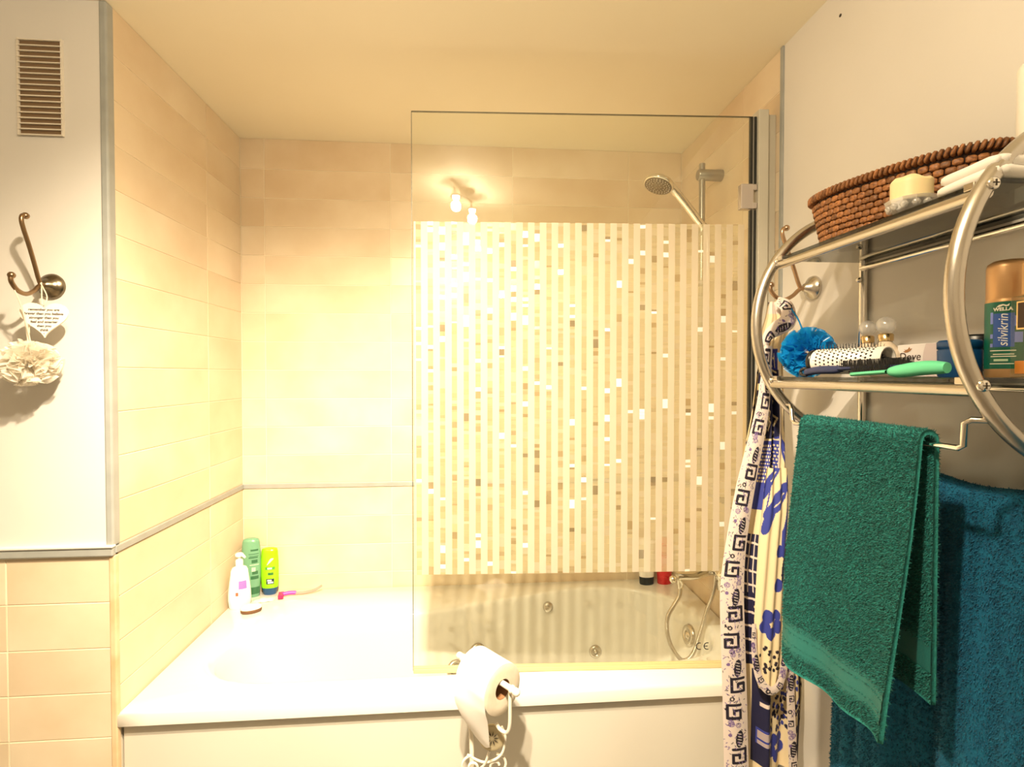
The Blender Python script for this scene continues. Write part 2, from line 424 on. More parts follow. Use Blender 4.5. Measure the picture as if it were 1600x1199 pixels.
n = len(A); b = MB(); V = [p for r in rings for p in r]; F = []
for i in range(len(rings)-1):
    for k in range(n): F.append((i*n+k, i*n+(k+1)%n, (i+1)*n+(k+1)%n, (i+1)*n+k))
F.append(tuple((len(rings)-1)*n+k for k in range(n)))
b.add(V, F).build('tub_shell', 'acrylic', tub)
def panel(u, v):
    x = XL+.004+(XR-XL-.008)*u; dip = .007*max(0, math.sin(PI*min(1,max(0,(x+.60)/.42))))**1.2
    z = (.522-dip)*v; y = 1.319+.006*math.sin(PI*u)*0+(.004 if v > .985 else 0)
    return (x, y, z)
b = MB().grid(panel, 120, 40); b.build('bath_panel', 'panel_white', tub)
MB().box((XL+.004,1.335,.02),(XR-.004,1.34,.5225)).build('panel_backing', 'dark_gap', tub)
def basin_n(a, z):
    p = basin(a, z); t1 = basin(a+.02, z)-p; t2 = basin(a, z-.01)-p
    nn = t1.cross(t2).normalized(); c = Vector((CX, CY, .5))-p
    return p, (nn if nn.dot(c) > 0 else -nn)
def fitting(x, y, z, r, name, sty):
    p, nn = basin_n(math.atan2(y-CY, x-CX), z)
    pr = {'jet': [(r,0),(r,.004),(r*.82,.009),(r*.6,.011),(r*.55,.006),(r*.3,.006),(r*.22,.012),(1e-4,.014)],
          'knob': [(r,0),(r,.010),(r*.9,.014),(1e-4,.016)],
          'over': [(r,0),(r,.006),(r*.9,.013),(r*.62,.016),(r*.56,.013),(r*.3,.013),(r*.25,.018),(1e-4,.02)]}[sty]
    return MB().lathe(pr, p-nn*.001, nn, 26).build(name, 'satin_nickel', tub)
fitting(.317, 1.92, .508, .019, 'air_control_knob', 'knob')
fitting(.47, 1.90, .325, .024, 'whirlpool_jet', 'jet')
fitting(-.083, 1.80, .36, .034, 'whirlpool_jet', 'jet')
fitting(.02, 1.83, .40, .030, 'whirlpool_jet', 'jet')
fitting(.76, 1.70, .478, .036, 'overflow_cover', 'over')

# ------------------------------------------------------------------ shower screen
GA, GB = Vector((.767,1.367,0)), Vector((-.159,1.41,0)); GT = (GA-GB).normalized(); GN = Vector((GT.y, -GT.x, 0)); GL = (GA-GB).length
if GN.y > 0: GN = -GN
def gp(u, z, d=0.): p = GB+GT*u+GN*d; return Vector((p.x, p.y, z))
scr = thing('shower_screen', (GA.x, GA.y, ZR), 'hinged clear glass bath screen with frosted mosaic stripes', 'shower screen')
def gbox(u0, u1, z0, z1, d0, d1, bev=0):
    b = MB(); b.box((u0,d0,z0),(u1,d1,z1), bev)
    b.v = [tuple(gp(u, z, d)) for u, d, z in b.v]; b.f = [f[::-1] for f in b.f]; return b
gbox(0, GL, .566, 2.088, -.003, .003).build('glass_pane', 'glass', scr)
gbox(0, GL, 2.0881, 2.0893, -.003, .003).build('polished_edge', 'mint_glass_edge', scr)
gbox(-.0012, -.0001, .566, 2.089, -.003, .003).build('polished_edge', 'mint_glass_edge', scr)
gbox(0, GL-.01, .5595, .572, -.006, .006, .002).build('bottom_seal', 'seal', scr)
gbox(0, GL-.01, .5725, .576, -.0045, .0045).build('seal_lip', 'seal', scr)
for (u0, u1) in ((GL-.0005, GL+.0062), (GL+.0095, GL+.016)):
    for (z0, z1) in ((.57, .70), (.77, 1.833), (1.905, 2.088)):
        gbox(u0, u1, z0, z1, -.005, .005).build('side_seal', 'rubber', scr)
gbox(GL+.0064, GL+.0094, .57, 2.086, -.004, .004).build('seal_insert', 'grey_metal', scr)
for zc in (1.869, .735):
    h = gbox(GL-.028, GL+.0068, zc-.034, zc+.034, -.010, .010, .0015).build('hinge', 'hinge_grey', scr)
    gbox(GL+.004, GL+.016, zc+.017, zc+.033, -.0095, .0105, .001).build('hinge_knuckle', 'hinge_grey', h)
    gbox(GL+.004, GL+.016, zc-.033, zc-.017, -.0095, .0105, .001).build('hinge_knuckle', 'hinge_grey', h)
wp = MB().box((.7845,1.352,.562),(.813,1.388,2.105), .002); wp.build('wall_profile', 'alu_cream', scr)
MB().box((.813,1.362,.562),(.838,1.384,2.095)).build('wall_channel', 'alu_cream', scr)
# film: frosted strips as parts, the tiny prism chips between them as one piece
P_ = .0322; CH = .0140; FZ0, FZ1 = .832, 1.793; FD = .0033
u = .0045; cols_ = []
gbox(u, u+.0055, FZ0, FZ1, FD, FD+.0004).build('frosted_strip', 'frost', scr); u += .0055
while u < GL-.020:
    cols_.append(u); u += CH; w_ = min(P_-CH, GL-.006-u)
    gbox(u, u+w_, FZ0, FZ1, FD, FD+.0004).build('frosted_strip', 'frost', scr); u += w_
V = []; F = []; T = []; SV = []; SF = []
for ci, u0 in enumerate(cols_):
    z = FZ0
    while z < FZ1-.002:
        h = random.choice((.006,.008,.010,.012,.016,.022))*random.uniform(.8,1.2); z1 = min(z+h, FZ1)
        k = random.random(); tw, tv = random.uniform(-.0009,.0009), random.uniform(-.0009,.0009)
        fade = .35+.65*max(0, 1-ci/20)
        spark = random.random() < .035
        if k < .50: c = np.array((.82,.77,.53))
        elif k < .72: c = np.array((.74,.67,.44))
        elif k < .90: c = np.array((.93,.90,.82))
        elif k < .985: c = np.array((.56,.46,.28))
        else: c = np.array((.38,.32,.22))
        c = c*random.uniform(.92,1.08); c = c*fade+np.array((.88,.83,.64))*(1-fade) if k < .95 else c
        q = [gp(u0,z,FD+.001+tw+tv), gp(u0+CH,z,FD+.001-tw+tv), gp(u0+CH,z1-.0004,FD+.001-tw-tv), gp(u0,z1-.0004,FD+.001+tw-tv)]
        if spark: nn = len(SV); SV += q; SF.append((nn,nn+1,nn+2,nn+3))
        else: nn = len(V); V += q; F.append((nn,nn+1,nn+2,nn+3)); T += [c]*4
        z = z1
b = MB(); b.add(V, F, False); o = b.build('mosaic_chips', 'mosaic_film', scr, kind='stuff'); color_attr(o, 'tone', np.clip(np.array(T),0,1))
b = MB(); b.add(SV, SF, False); b.build('painted_glint_chips', 'painted_sparkle', scr, kind='stuff')  # near-white colour paints the glints on these chips; they are no mirrors
# CE mark printed on the glass
def ce(u0, kind):
    r0, r1 = .0078, .0104; b = MB(); pts = []
    for k in range(25):
        a = math.radians(68+224*k/24); pts.append((a,))
    V = [tuple(gp(u0+r*math.cos(a), .621+r*math.sin(a), .0033)) for (a,) in pts for r in (r0,r1)]
    b.add(V, [(2*i,2*i+1,2*i+3,2*i+2) for i in range(24)], False)
    if kind: b.add([tuple(gp(u0+x, .621+z, .0033)) for x, z in ((-.009,-.0012),(.001,-.0012),(.001,.0012),(-.009,.0012))], [(0,1,2,3)], False)
    b.build('printed_mark', 'black_print', scr)
uce = (Vector((.642,1.37,0))-GB).dot(GT)
ce(uce-.008, 0); ce(uce+.014, 1)

# ------------------------------------------------------------------ shower riser, head and mixer
ris = thing('shower_riser', (.78,1.672,1.05), 'grey shower riser rail with a wall bracket above the bath', 'shower rail')
MB().tube([(.772,1.672,1.06),(.772,1.672,2.085)], .0100, 14).build('rail', 'grey_metal', ris)
for z in (2.048, 1.12):
    MB().lathe([(.016,0),(.0185,.003),(.0185,.058),(.0195,.062),(.0195,.082)], (.757,1.672,z), (1,0,0), 20).build('wall_bracket', 'grey_metal', ris)
sl_ = MB().lathe([(.015,-.02),(.017,-.014),(.017,.014),(.015,.02)], (.772,1.672,1.865), (0,0,1), 18); sl_.build('slider', 'grey_metal', ris)
sh = thing('handheld_shower', (.61,1.64,2.0), 'chrome handheld shower head with nozzle face clipped to the riser', 'shower')
hc = Vector((.608,1.63,1.998)); hn = Vector((-.36,-.13,-.925)).normalized()
MB().lathe([(1e-4,-.020),(.022,-.0185),(.038,-.012),(.047,-.004),(.050,.003),(.0475,.008),(.044,.008)], hc, hn, 32, smooth=True).build('head_shell', 'chrome', sh)
MB().lathe([(.0445,.0065),(.0445,.0085),(.018,.0092),(.017,.0105),(1e-4,.0105)], hc, hn, 32).build('spray_face', mat('spray_grey',(.20,.15,.10),.45), sh)
q = Vector((0,0,1)).rotation_difference(hn); b = MB()
for r, m_ in ((.010,6),(.0205,12),(.029,18),(.037,24)):
    for k in range(m_):
        a = 2*PI*(k+.5*(r>.03))/m_; p = hc + q @ Vector((r*math.cos(a), r*math.sin(a), .0085)); b.lathe([(.0014,0),(.0011,.0025)], p, hn, 5)
b.build('nozzles', 'cream_metal', sh, kind='stuff')
hp = smooth_path([(.634,1.640,2.008),(.664,1.650,1.990),(.705,1.657,1.950),(.745,1.662,1.905),(.775,1.664,1.868),(.79,1.665,1.845)], 6)
m_ = len(hp); MB().tube(hp, [.019-.0055*min(1,i/8)-.001*(i/m_) for i in range(m_)], 14).build('handle', 'chrome', sh)
mx = thing('bath_mixer', (.839,1.62,.735), 'chrome bath shower mixer tap on the right tiled wall', 'tap')
MB().lathe([(.014,0),(.023,.004),(.024,.03),(.019,.04),(.019,.15),(.024,.16),(.023,.186),(.014,.19)], (.795,1.53,.742), (0,1,0), 20).build('mixer_body', 'chrome', mx)
MB().tube(smooth_path([(.795,1.60,.742),(.76,1.60,.737),(.72,1.60,.728),(.685,1.60,.728),(.665,1.60,.727)],5), [.015]*21, 14).build('spout', 'chrome', mx)
for y in (1.56,1.69): MB().tube([(.80,y,.742),(.838,y,.742)], .013, 14).build('wall_inlet', 'chrome', mx)
MB().lathe([(.011,0),(.011,-.02),(.0085,-.024),(.0085,-.036)], (.675,1.60,.722), (0,0,1), 12).build('hose_connector', 'chrome', mx)
MB().sphere((.650,1.60,.716), .012, 14).build('diverter_knob', 'chrome', mx)
MB().lathe([(.013,-.02),(.014,0),(.011,.02)], (.795,1.565,.712), (0,0,1), 8).build('hose_bracket', 'chrome', mx)
hs = thing('shower_hose', (.68,1.60,.455), 'looped metal shower hose hanging below the mixer tap', 'hose')
hpath = smooth_path([(.675,1.60,.690),(.671,1.60,.66),(.652,1.598,.63),(.632,1.596,.595),(.630,1.594,.545),(.645,1.592,.497),(.672,1.59,.460),(.695,1.588,.458),(.716,1.586,.485),(.735,1.584,.545),(.757,1.58,.625),(.778,1.575,.70),(.79,1.60,.80),(.79,1.63,1.1),(.79,1.66,1.5),(.79,1.668,1.84)], 8)
MB().tube(hpath, .0062, 10).build('hose_tube', 'satin_nickel', hs)
b = MB()
for i in range(0, 90, 1):
    t = hpath[i+1]-hpath[i]
    for f_ in (0., .34, .67): b.lathe([(.0062,-.0009),(.0069,0),(.0062,.0009)], hpath[i]+t*f_, t, 8)
b.build('hose_ribs', 'satin_nickel', hs, kind='stuff')

# ------------------------------------------------------------------ vent and left hook group on the stub wall
vt = thing('vent_grille', (-1.006, YF, 1.943), 'louvred wall vent with dark slots high on the painted wall', 'vent')
x0, x1, z0, z1 = -1.052, -.960, 1.943, 2.163
MB().box((x0,YF-.0015,z0),(x1,YF-.0002,z1)).build('backing', mat('vent_recess', (.20,.125,.065), .8), vt)
ns = 18; ph = (z1-z0)/17
for k in range(ns):
    zc = z0+ph*k-.0015; b = MB()
    b.add([(x0-.003,YF-.001,zc+.0045),(x1+.003,YF-.001,zc+.0045),(x1+.003,YF-.0075,zc+.001),(x0-.003,YF-.0075,zc+.001),(x0-.003,YF-.0075,zc-.0012),(x1+.003,YF-.0075,zc-.0012),(x1+.003,YF-.001,zc-.0005),(x0-.003,YF-.001,zc-.0005)],
      [(0,1,2,3)[::-1],(3,2,5,4)[::-1],(4,5,6,7)[::-1],(0,3,4,7),(1,6,5,2)], False)
    b.build('slat', mat('vent_paint', (.74,.68,.58), .6) if k == 0 else 'vent_paint', vt)
for xa, xb in ((x0-.004,x0),(x1,x1+.004)): MB().box((xa,YF-.006,z0-.003),(xb,YF-.0002,z1+.003)).build('side_frame', 'vent_paint', vt)

def hook(base, nrm, label, dark):
    base = Vector(base); n_ = Vector(nrm)
    t = thing('wall_hook', base, label, 'hook', 'double coat hooks')
    P = lambda p, z: base + n_*p + Vector((0,0,z))
    MB().lathe([(.029,0),(.030,.003),(.028,.008),(.020,.014),(.013,.018),(.010,.026),(1e-4,.030)], base, n_, 32).build('rosette', dark, t)
    MB().tube(smooth_path([P(.02,0),P(.033,-.002),P(.041,.012),P(.050,.040),P(.064,.080),P(.077,.112),P(.083,.132),P(.080,.143),P(.072,.145)],6), .0046, 10).build('upper_arm', 'bronze' if dark == 'bronze_dark' else 'copper', t)
    MB().tube(smooth_path([P(.028,0),P(.040,-.006),P(.055,-.020),P(.075,-.029),P(.096,-.024),P(.110,-.009),P(.112,.002)],6), .0048, 10).build('lower_arm', 'bronze' if dark == 'bronze_dark' else 'copper', t)
    for z, p in ((.145,.072),(.006,.110)): MB().sphere(P(p, z), .0075, 12).build('ball_tip', 'bronze' if dark == 'bronze_dark' else 'copper', t)
    return t
mat('copper', (.50,.34,.22), .28, 1.)
hook((-.988,YF,1.588), (0,-1,0), 'bronze double coat hook on the wall left of the bath', 'bronze_dark')
hook((XR,1.198,1.592), (-1,0,0), 'nickel and copper double hook holding the printed robe', 'satin_nickel')
# heart plaque
hx, hy, hz = -.962, 1.243, 1.503
ht = thing('heart_plaque', (hx,hy,hz-.045), 'small cream heart plaque with handwritten verse hanging from the bronze hook', 'plaque')
poly = []
for k in range(48):
    t = 2*PI*k/48; X = 16*math.sin(t)**3; Y = 13*math.cos(t)-5*math.cos(2*t)-2*math.cos(3*t)-math.cos(4*t); poly.append((X*.0029, Y*.0027+.006))
ta = math.radians(-14); fnh = lambda u, v, d: (hx+u*math.cos(ta), hy-u*math.sin(ta)*-1*0+u*.18-d, hz+v)
MB().prism(poly[::-1], lambda u,v,d: fnh(u,v,d), .004).build('heart_board', 'heart_wood', ht)
lines = ['remember you are','braver than you believe','stronger than you','feel and smarter','than you','think']
for i, s in enumerate(lines): text(s, .0078, 'ink', ht, lambda u,v,d,i=i: fnh(u, v+.023-.0092*i, .0043+d), shear=.2, bold=.0002)
for k, s in enumerate(('v','v')): text(s, .006, 'ink', ht, lambda u,v,d,k=k: fnh(u, v+(.032 if k == 0 else -.031), .0043+d))
MB().tube(smooth_path([(hx+.002,hy-.003,hz+.034),(hx+.001,hy+.004,1.558),(-.987,1.262,1.592),(-.984,1.262,1.590),(hx-.010,hy+.004,1.552),(hx-.004,hy-.003,hz+.034)],6), .0013, 6).build('twine_loop', 'twine', ht)
MB().tube([(hx-.030,hy-.004,hz+.028),(hx-.034,hy-.001,hz-.03)], .0013, 6).build('twine_end', 'twine', ht)

def pouf(name, c, R, m, label, cord, sc=(1,1,1), count=70, seed=1):
    r_ = random.Random(seed); t = thing(name, (c[0],c[1],c[2]-R*sc[2]), label, 'bath puff'); b = MB(); c = Vector(c)
    for k in range(count):
        z = 1-2*(k+.5)/count; a = k*2.39996; d = Vector((math.sqrt(1-z*z)*math.cos(a), math.sqrt(1-z*z)*math.sin(a), z))
        t1 = d.orthogonal().normalized(); t2 = d.cross(t1); th0 = r_.uniform(.22,.75); lob = r_.choice((5,6,7,9)); ph, ph2 = r_.uniform(0,6.28), r_.uniform(0,6.28); ro = R*r_.uniform(.80,1.10); am = r_.uniform(.16,.34)
        def fn(u, v):
            a = 2*PI*u; th = th0*(1+.30*math.sin(2*a+ph2))+am*(.25+.75*v)*math.sin(lob*a+ph); rr = R*.30+(ro-R*.30)*v+R*.05*v*math.sin(3*a+ph2)
            p = (d*math.cos(th)+(t1*math.cos(a)+t2*math.sin(a))*math.sin(th))*rr
            return c + Vector((p.x*sc[0], p.y*sc[1], p.z*sc[2]))
        b.grid(fn, 84, 6, True)
    b.build('mesh_ruffles', m, t); MB().tube(smooth_path(cord, 6), .0016, 6).build('cord', m, t)
    return t
pouf('bath_puff', (-.990,1.232,1.405), .056, 'tulle_white', 'cream mesh bath puff hanging under the heart plaque', [(-.99,1.232,1.45),(-.994,1.225,1.52),(-.988,1.197,1.562),(-.984,1.212,1.52),(-.985,1.232,1.45)], (1.12,.95,.88), 26, 3)

# ------------------------------------------------------------------ bath bottles
def lbl(c, rx, ry, rz, a0, a1, z0, z1, m, parent, name, off=.0004, taper=lambda z: 1.):
    """thin patch that follows an elliptical bottle wall; angles measured from the bottle's front (-y)"""
    b = MB(); R = Matrix.Rotation(rz, 3, 'Z')
    def fn(u, v):
        a = a0+(a1-a0)*u; z = z0+(z1-z0)*v; k = taper(z)
        p = R @ Vector((math.sin(a)*(rx*k+off), -math.cos(a)*(ry*k+off), 0)); return (c[0]+p.x, c[1]+p.y, c[2]+z)
    return b.grid(fn, 12, 6).build(name, m, parent)
def prof_r(prof, z): return float(np.interp(z, [q[1] for q in prof], [q[0] for q in prof]))
# lotion pump bottle
c = (-.815,1.862,ZR); rz = .35
t = thing('lotion_bottle', c, 'white pump lotion bottle with purple print on the bath corner', 'bottle')
pr = [(.030,0),(.034,.004),(.0365,.03),(.036,.055),(.033,.085),(.029,.115),(.027,.132),(.022,.142),(.013,.146)]
MB().lathe(pr, c, sx=1., sy=.62, rz=rz, n=36).build('bottle_body', 'lotion_white', t)
MB().lathe([(.0125,.144),(.0125,.166),(.010,.170),(.0045,.171),(.0045,.181)], c, n=20).build('pump_collar', 'white_plastic', t)
b = MB().lathe([(.009,.179),(.0135,.182),(.0135,.189),(.009,.192)], c, n=18); b.tube([(c[0],c[1],c[2]+.187),(c[0]+.018,c[1]-.012,c[2]+.187),(c[0]+.027,c[1]-.018,c[2]+.182)], [.006,.005,.004], 8); b.build('pump_head', 'white_plastic', t)
tp = lambda z: prof_r(pr, z)/.0365
lbl(c, .0365,.0226, rz, -.05,.75, .070,.098,'purple_print', t,'label_print', taper=tp); lbl(c,.0365,.0226,rz,.15,.7,.058,.07, mat('lilac',(.62,.5,.78),.5), t,'label_print', taper=tp)
lbl(c,.0365,.0226,rz,-.32,-.08,.048,.060,'red_print',t,'label_print',taper=tp); lbl(c,.0365,.0226,rz,.42,.75,.032,.042,'lilac',t,'label_print',taper=tp)
# tall green shampoo bottle standing on its cap
c = (-.812,1.952,ZR); rz = .12
t = thing('shampoo_bottle', c, 'tall sage green shampoo bottle standing behind the white pump bottle', 'bottle')
pr = [(.026,0),(.028,.003),(.030,.035),(.0325,.075),(.0335,.12),(.0325,.165),(.0295,.202),(.026,.212),(.016,.216)]
MB().lathe(pr, c, sx=1., sy=.6, rz=rz, n=36).build('bottle_body', 'shampoo_green', t); tp = lambda z: prof_r(pr, z)/.0335
lbl(c,.0335,.0201,rz,-.9,1.25,.012,.038,'shampoo_dark',t,'cap_band',taper=tp)
for z, a0, a1, h in ((.172,.1,1.0,.006),(.160,-.1,1.05,.002),(.152,0,1.0,.002),(.146,-.1,.9,.004),(.128,.2,.85,.012),(.086,.25,.9,.012),(.068,.1,1.0,.012)):
    lbl(c,.0335,.0201,rz,a0,a1,z,z+h,'shampoo_dark',t,'label_print',taper=tp)
lbl(c,.0335,.0201,rz,.0,1.05,.120,.1225,mat('pale_sage',(.55,.7,.5),.5),t,'label_print',taper=tp); lbl(c,.0335,.0201,rz,.2,.6,.097,.112,'pale_sage',t,'label_print',taper=tp)
# lime bottle
c = (-.752,1.968,ZR); rz = .08
t = thing('shower_gel_bottle', c, 'bright lime green shower gel bottle with a navy cap base', 'bottle')
pr = [(.0285,.026),(.030,.030),(.0315,.07),(.0315,.12),(.029,.160),(.0265,.170),(.018,.173)]
MB().lathe(pr, c, sx=1., sy=.58, rz=rz, n=36).build('bottle_body', 'lime', t); tp = lambda z: prof_r(pr, z)/.0315
MB().lathe([(.021,0),(.0225,.003),(.0275,.022),(.0285,.026)], c, sx=1., sy=.6, rz=rz, n=36).build('cap', 'lime_cap', t)
lbl(c,.0315,.0183,rz,-.35,.75,.096,.106,'leaf_green',t,'label_print',taper=tp); lbl(c,.0315,.0183,rz,-.1,.4,.098,.104,'white_print',t,'label_print',off=.0007,taper=tp)
lbl(c,.0315,.0183,rz,-.05,.55,.076,.085,mat('deep_green',(.03,.16,.03),.5),t,'label_print',taper=tp); lbl(c,.0315,.0183,rz,-.25,.65,.042,.062,'lime_badge',t,'label_print',taper=tp)
lbl(c,.0315,.0183,rz,-.12,.35,.053,.059,'white_print',t,'label_print',off=.0007,taper=tp); lbl(c,.0315,.0183,rz,-.08,.55,.045,.051,'white_print',t,'label_print',off=.0007,taper=tp)
b = MB()
V = []
for k in range(13):
    s = k/12; a = -.15+.75*s; z = .113+.022*s-.0*(s); th = .002+.010*math.sin(PI*s)
    for q in (0, th):
        kk = tp(z+q); R = Matrix.Rotation(rz,3,'Z'); p = R @ Vector((math.sin(a)*(.0315*kk+.0005), -math.cos(a)*(.0183*kk+.0005), 0)); V.append((c[0]+p.x,c[1]+p.y,c[2]+z+q))
b.add(V, [(2*i,2*i+2,2*i+3,2*i+1) for i in range(12)]); b.build('leaf_print', 'pale_teal', t)
# foot scrubber, razor, sachet
c = Vector((-.758,1.818,ZR)); t = thing('foot_brush', c, 'small oval white scrubber with a brown pad beside the pump bottle', 'brush')
MB().lathe([(.026,.0),(.031,.004),(.032,.011),(.030,.013)], c, sx=1.05, sy=.62, rz=.35, n=32).build('pad', 'bristle_brown', t)
MB().lathe([(.031,.0133),(.0325,.016),(.030,.023),(.020,.027),(1e-4,.028)], c, sx=1.05, sy=.62, rz=.35, n=32).build('handle', 'white_plastic', t)
c = Vector((-.735,1.93,ZR)); t = thing('soap_sachet', c, 'flat pale teal sachet lying in front of the lime bottle', 'sachet')
def sach(u, v): return (-.79+.075*u, 1.885+.04*v+.012*u, ZR+.0015+.008*math.sin(PI*u)*math.sin(PI*v)+.0008*math.sin(18*u))
MB().grid(sach, 24, 12).build('pouch', 'pale_teal', t)
t = thing('razor', (-.66,1.955,ZR), 'pink disposable razor lying on the bath ledge', 'razor')
hd = Matrix.Translation((-.700,1.925,ZR+.011)) @ Matrix.Rotation(.25,4,'Z')
MB().box((-.006,-.018,-.008),(.012,.018,.006),.002).xform(hd).build('blade_head', mat('razor_red',(.55,.02,.12),.3), t)
MB().tube(smooth_path([(-.694,1.928,ZR+.012),(-.672,1.938,ZR+.013),(-.650,1.945,ZR+.010)],5), [.007]*11, 10).build('neck', 'razor_pink', t)
for d in (-.004,.004): MB().tube(smooth_path([(-.652,1.945+d,ZR+.009),(-.62,1.95+d,ZR+.008),(-.585,1.957+d,ZR+.014),(-.562,1.962+d*.5,ZR+.026)],6), [.0035]*19, 8).build('handle', 'razor_salmon', t)
# two bottles at the tap end
for (x, m1, m2, lab, nm) in ((.684,'white_plastic','black_plastic','white bottle with a black base on the bath ledge behind the screen','shampoo_bottle'),(.755,'red_bottle','red_bottle','red bottle on the bath ledge beside the tap','shower_gel_bottle')):
    c = (x,1.945,ZR); t = thing(nm, c, lab, 'bottle')
    MB().lathe([(.026,0),(.028,.003),(.029,.030)], c, sx=1, sy=.62, n=30).build('cap', m2, t)
    MB().lathe([(.029,.0305),(.031,.06),(.031,.12),(.028,.17),(.018,.178)], c, sx=1, sy=.62, n=30).build('bottle_body', m1, t)

# ------------------------------------------------------------------ toilet roll and stand
P1, P2 = Vector((-.021,1.262,.677)), Vector((.090,1.134,.672)); ax = (P2-P1).normalized(); mid = (P1+P2)/2
side = Vector((-ax.y, ax.x, 0)).normalized()
if side.y > 0: side = -side            # horizontal, towards the camera and left
st = thing('toilet_roll_stand', (mid.x-.035, mid.y+.02, 0), 'cream wire toilet roll stand with scrolls and a flower medallion', 'toilet roll stand')
MB().tube([P1, P2], .0068, 12).build('roll_bar', 'cream_metal', st)
for p, s in ((P1,-1),(P2,1)):
    b = MB().lathe([(.0075,-.004),(.0095,-.002),(.0095,.003),(.0065,.006),(.009,.010),(.0085,.018),(.004,.022),(1e-4,.0225)], p, ax*s, 16); b.build('knob', 'cream_metal', st)
pp = P1+ax*.004; pole = [(pp.x,pp.y,.67),(pp.x,pp.y,.60),(pp.x+.01,pp.y-.02,.55),(mid.x-.035,mid.y+.02,.50),(mid.x-.035,mid.y+.02,.3),(mid.x-.035,mid.y+.02,.012)]
MB().tube(smooth_path(pole,6), .0055, 10).build('pole', 'cream_metal', st)
MB().lathe([(.085,0),(.085,.006),(.07,.011),(.015,.014),(.008,.022)], (mid.x-.035,mid.y+.02,0)).build('base', 'cream_metal', st)
pe = P2-ax*.006
MB().tube(smooth_path([pe,(pe.x,pe.y,.63),(pe.x-.001,pe.y+.001,.585),(pe.x-.008,pe.y+.008,.566),(pe.x-.022,pe.y+.02,.566),(pe.x-.030,pe.y+.028,.575)],7), .0042, 8).build('wire_hook', 'cream_metal', st)
mc = Vector((.047,1.180,.532)); mn = side.copy()
mn = Vector((-.1,-.99,.05)).normalized(); q = Vector((0,0,1)).rotation_difference(mn)
MB().lathe([(.030,-.003),(.031,0),(.029,.003),(.024,.002),(1e-4,.003)], mc, mn, 28).build('medallion', mat('aged_brass',(.55,.47,.30),.4,.5), st)
b = MB()
for k in range(10):
    a = 2*PI*k/10; b.add([mc+q@Vector(v) for v in [(r*math.cos(a+da),r*math.sin(a+da),.0042) for r,da in ((.004,0),(.010,-.16),(.018,0),(.010,.16))]], [(0,1,2,3)], False)
b.build('flower_cutout', 'dark_gap', st)
def scroll(c, r0, turns, a0, sgn, name='wire_scroll', z0=None):
    pts = []
    for k in range(36):
        s = k/35; r = r0*(1-.75*s); a = a0+sgn*turns*2*PI*s; pts.append(c+ Vector((math.cos(a)*r, -.003*s, math.sin(a)*r)))
    MB().tube(pts, .0030, 8).build(name, 'cream_metal', st)
mc2 = Vector((mid.x-.005, mid.y-.012, .462))
scroll(mc2+Vector((.028,0,0)), .026, 1.2, PI/2, -1); scroll(mc2+Vector((-.030,0,0)), .026, 1.2, PI/2, 1)
scroll(mc2+Vector((.006,0,-.045)), .028, 1.3, PI/2, -1); scroll(mc2+Vector((-.03,0,-.06)), .028, 1.3, PI/2, 1)
MB().tube(smooth_path([mc+Vector((.022,-.004,.028)),mc+Vector((.031,-.004,0)),mc+Vector((.020,-.004,-.040)),mc2+Vector((.0,0,.008)),mc2+Vector((-.04,0,.028))],8), .0030, 8).build('wire_scroll', 'cream_metal', st)
MB().tube(smooth_path([mc+Vector((-.006,0,-.03)),mc2+Vector((-.002,0,0)),mc2+Vector((-.03,.02,-.03))],6), .003, 8).build('wire_scroll', 'cream_metal', st)
rc = mid+Vector((0,0,-.0135))+ax*.006; RR = .057; HW = .049
tr = thing('toilet_roll', (rc.x,rc.y,rc.z-RR), 'white toilet roll with a loose hanging sheet on the wire stand', 'toilet roll')
up = Vector((0,0,1))
def ringp(a, r, s): return rc+ax*s+(side*math.cos(a)+up*math.sin(a))*r
b = MB(); b.grid(lambda u,v: ringp(2*PI*u, RR, -HW+2*HW*v), 56, 2, True); b.build('paper_roll', 'paper', tr)
for s in (-HW, HW):
    b = MB(); prf = [(RR,0),(RR-.001,.0008),(.040,.0004),(.030,.001),(.0225,.0004)]
    b.grid(lambda u,v,s=s: ringp(2*PI*u, prf[int(round(v*4))][0], s+(1 if s>0 else -1)*prf[int(round(v*4))][1]), 56, 5, True); b.build('roll_end', 'paper_end', tr)
b = MB(); b.grid(lambda u,v: ringp(2*PI*u, .0222, -HW+2*HW*v), 40, 2, True); b.build('cardboard_core', 'cardboard', tr)
def sheet(u, v):
    s = -HW+2*HW*u; L_ = RR*PI*.5+.125+.015*math.sin(PI*u); d = v*L_; arc = RR*1.0*PI/2
    if d < arc: return ringp(PI/2-d/RR, RR+.0008+.001*v, s)
    e = d-arc; nar = 1-.55*max(0,(e-.05)/.09)
    return rc+ax*(s*nar+.012*max(0,(e-.04)/.09)*1)+side*(RR+.001+.006*math.sin(PI*min(1,e/.12))*math.cos(3*u)-.03*max(0,(e-.03)/.1)**1.3)+up*(-e)
b = MB(); b.grid(sheet, 18, 34); b.build('hanging_sheet', 'paper', tr)

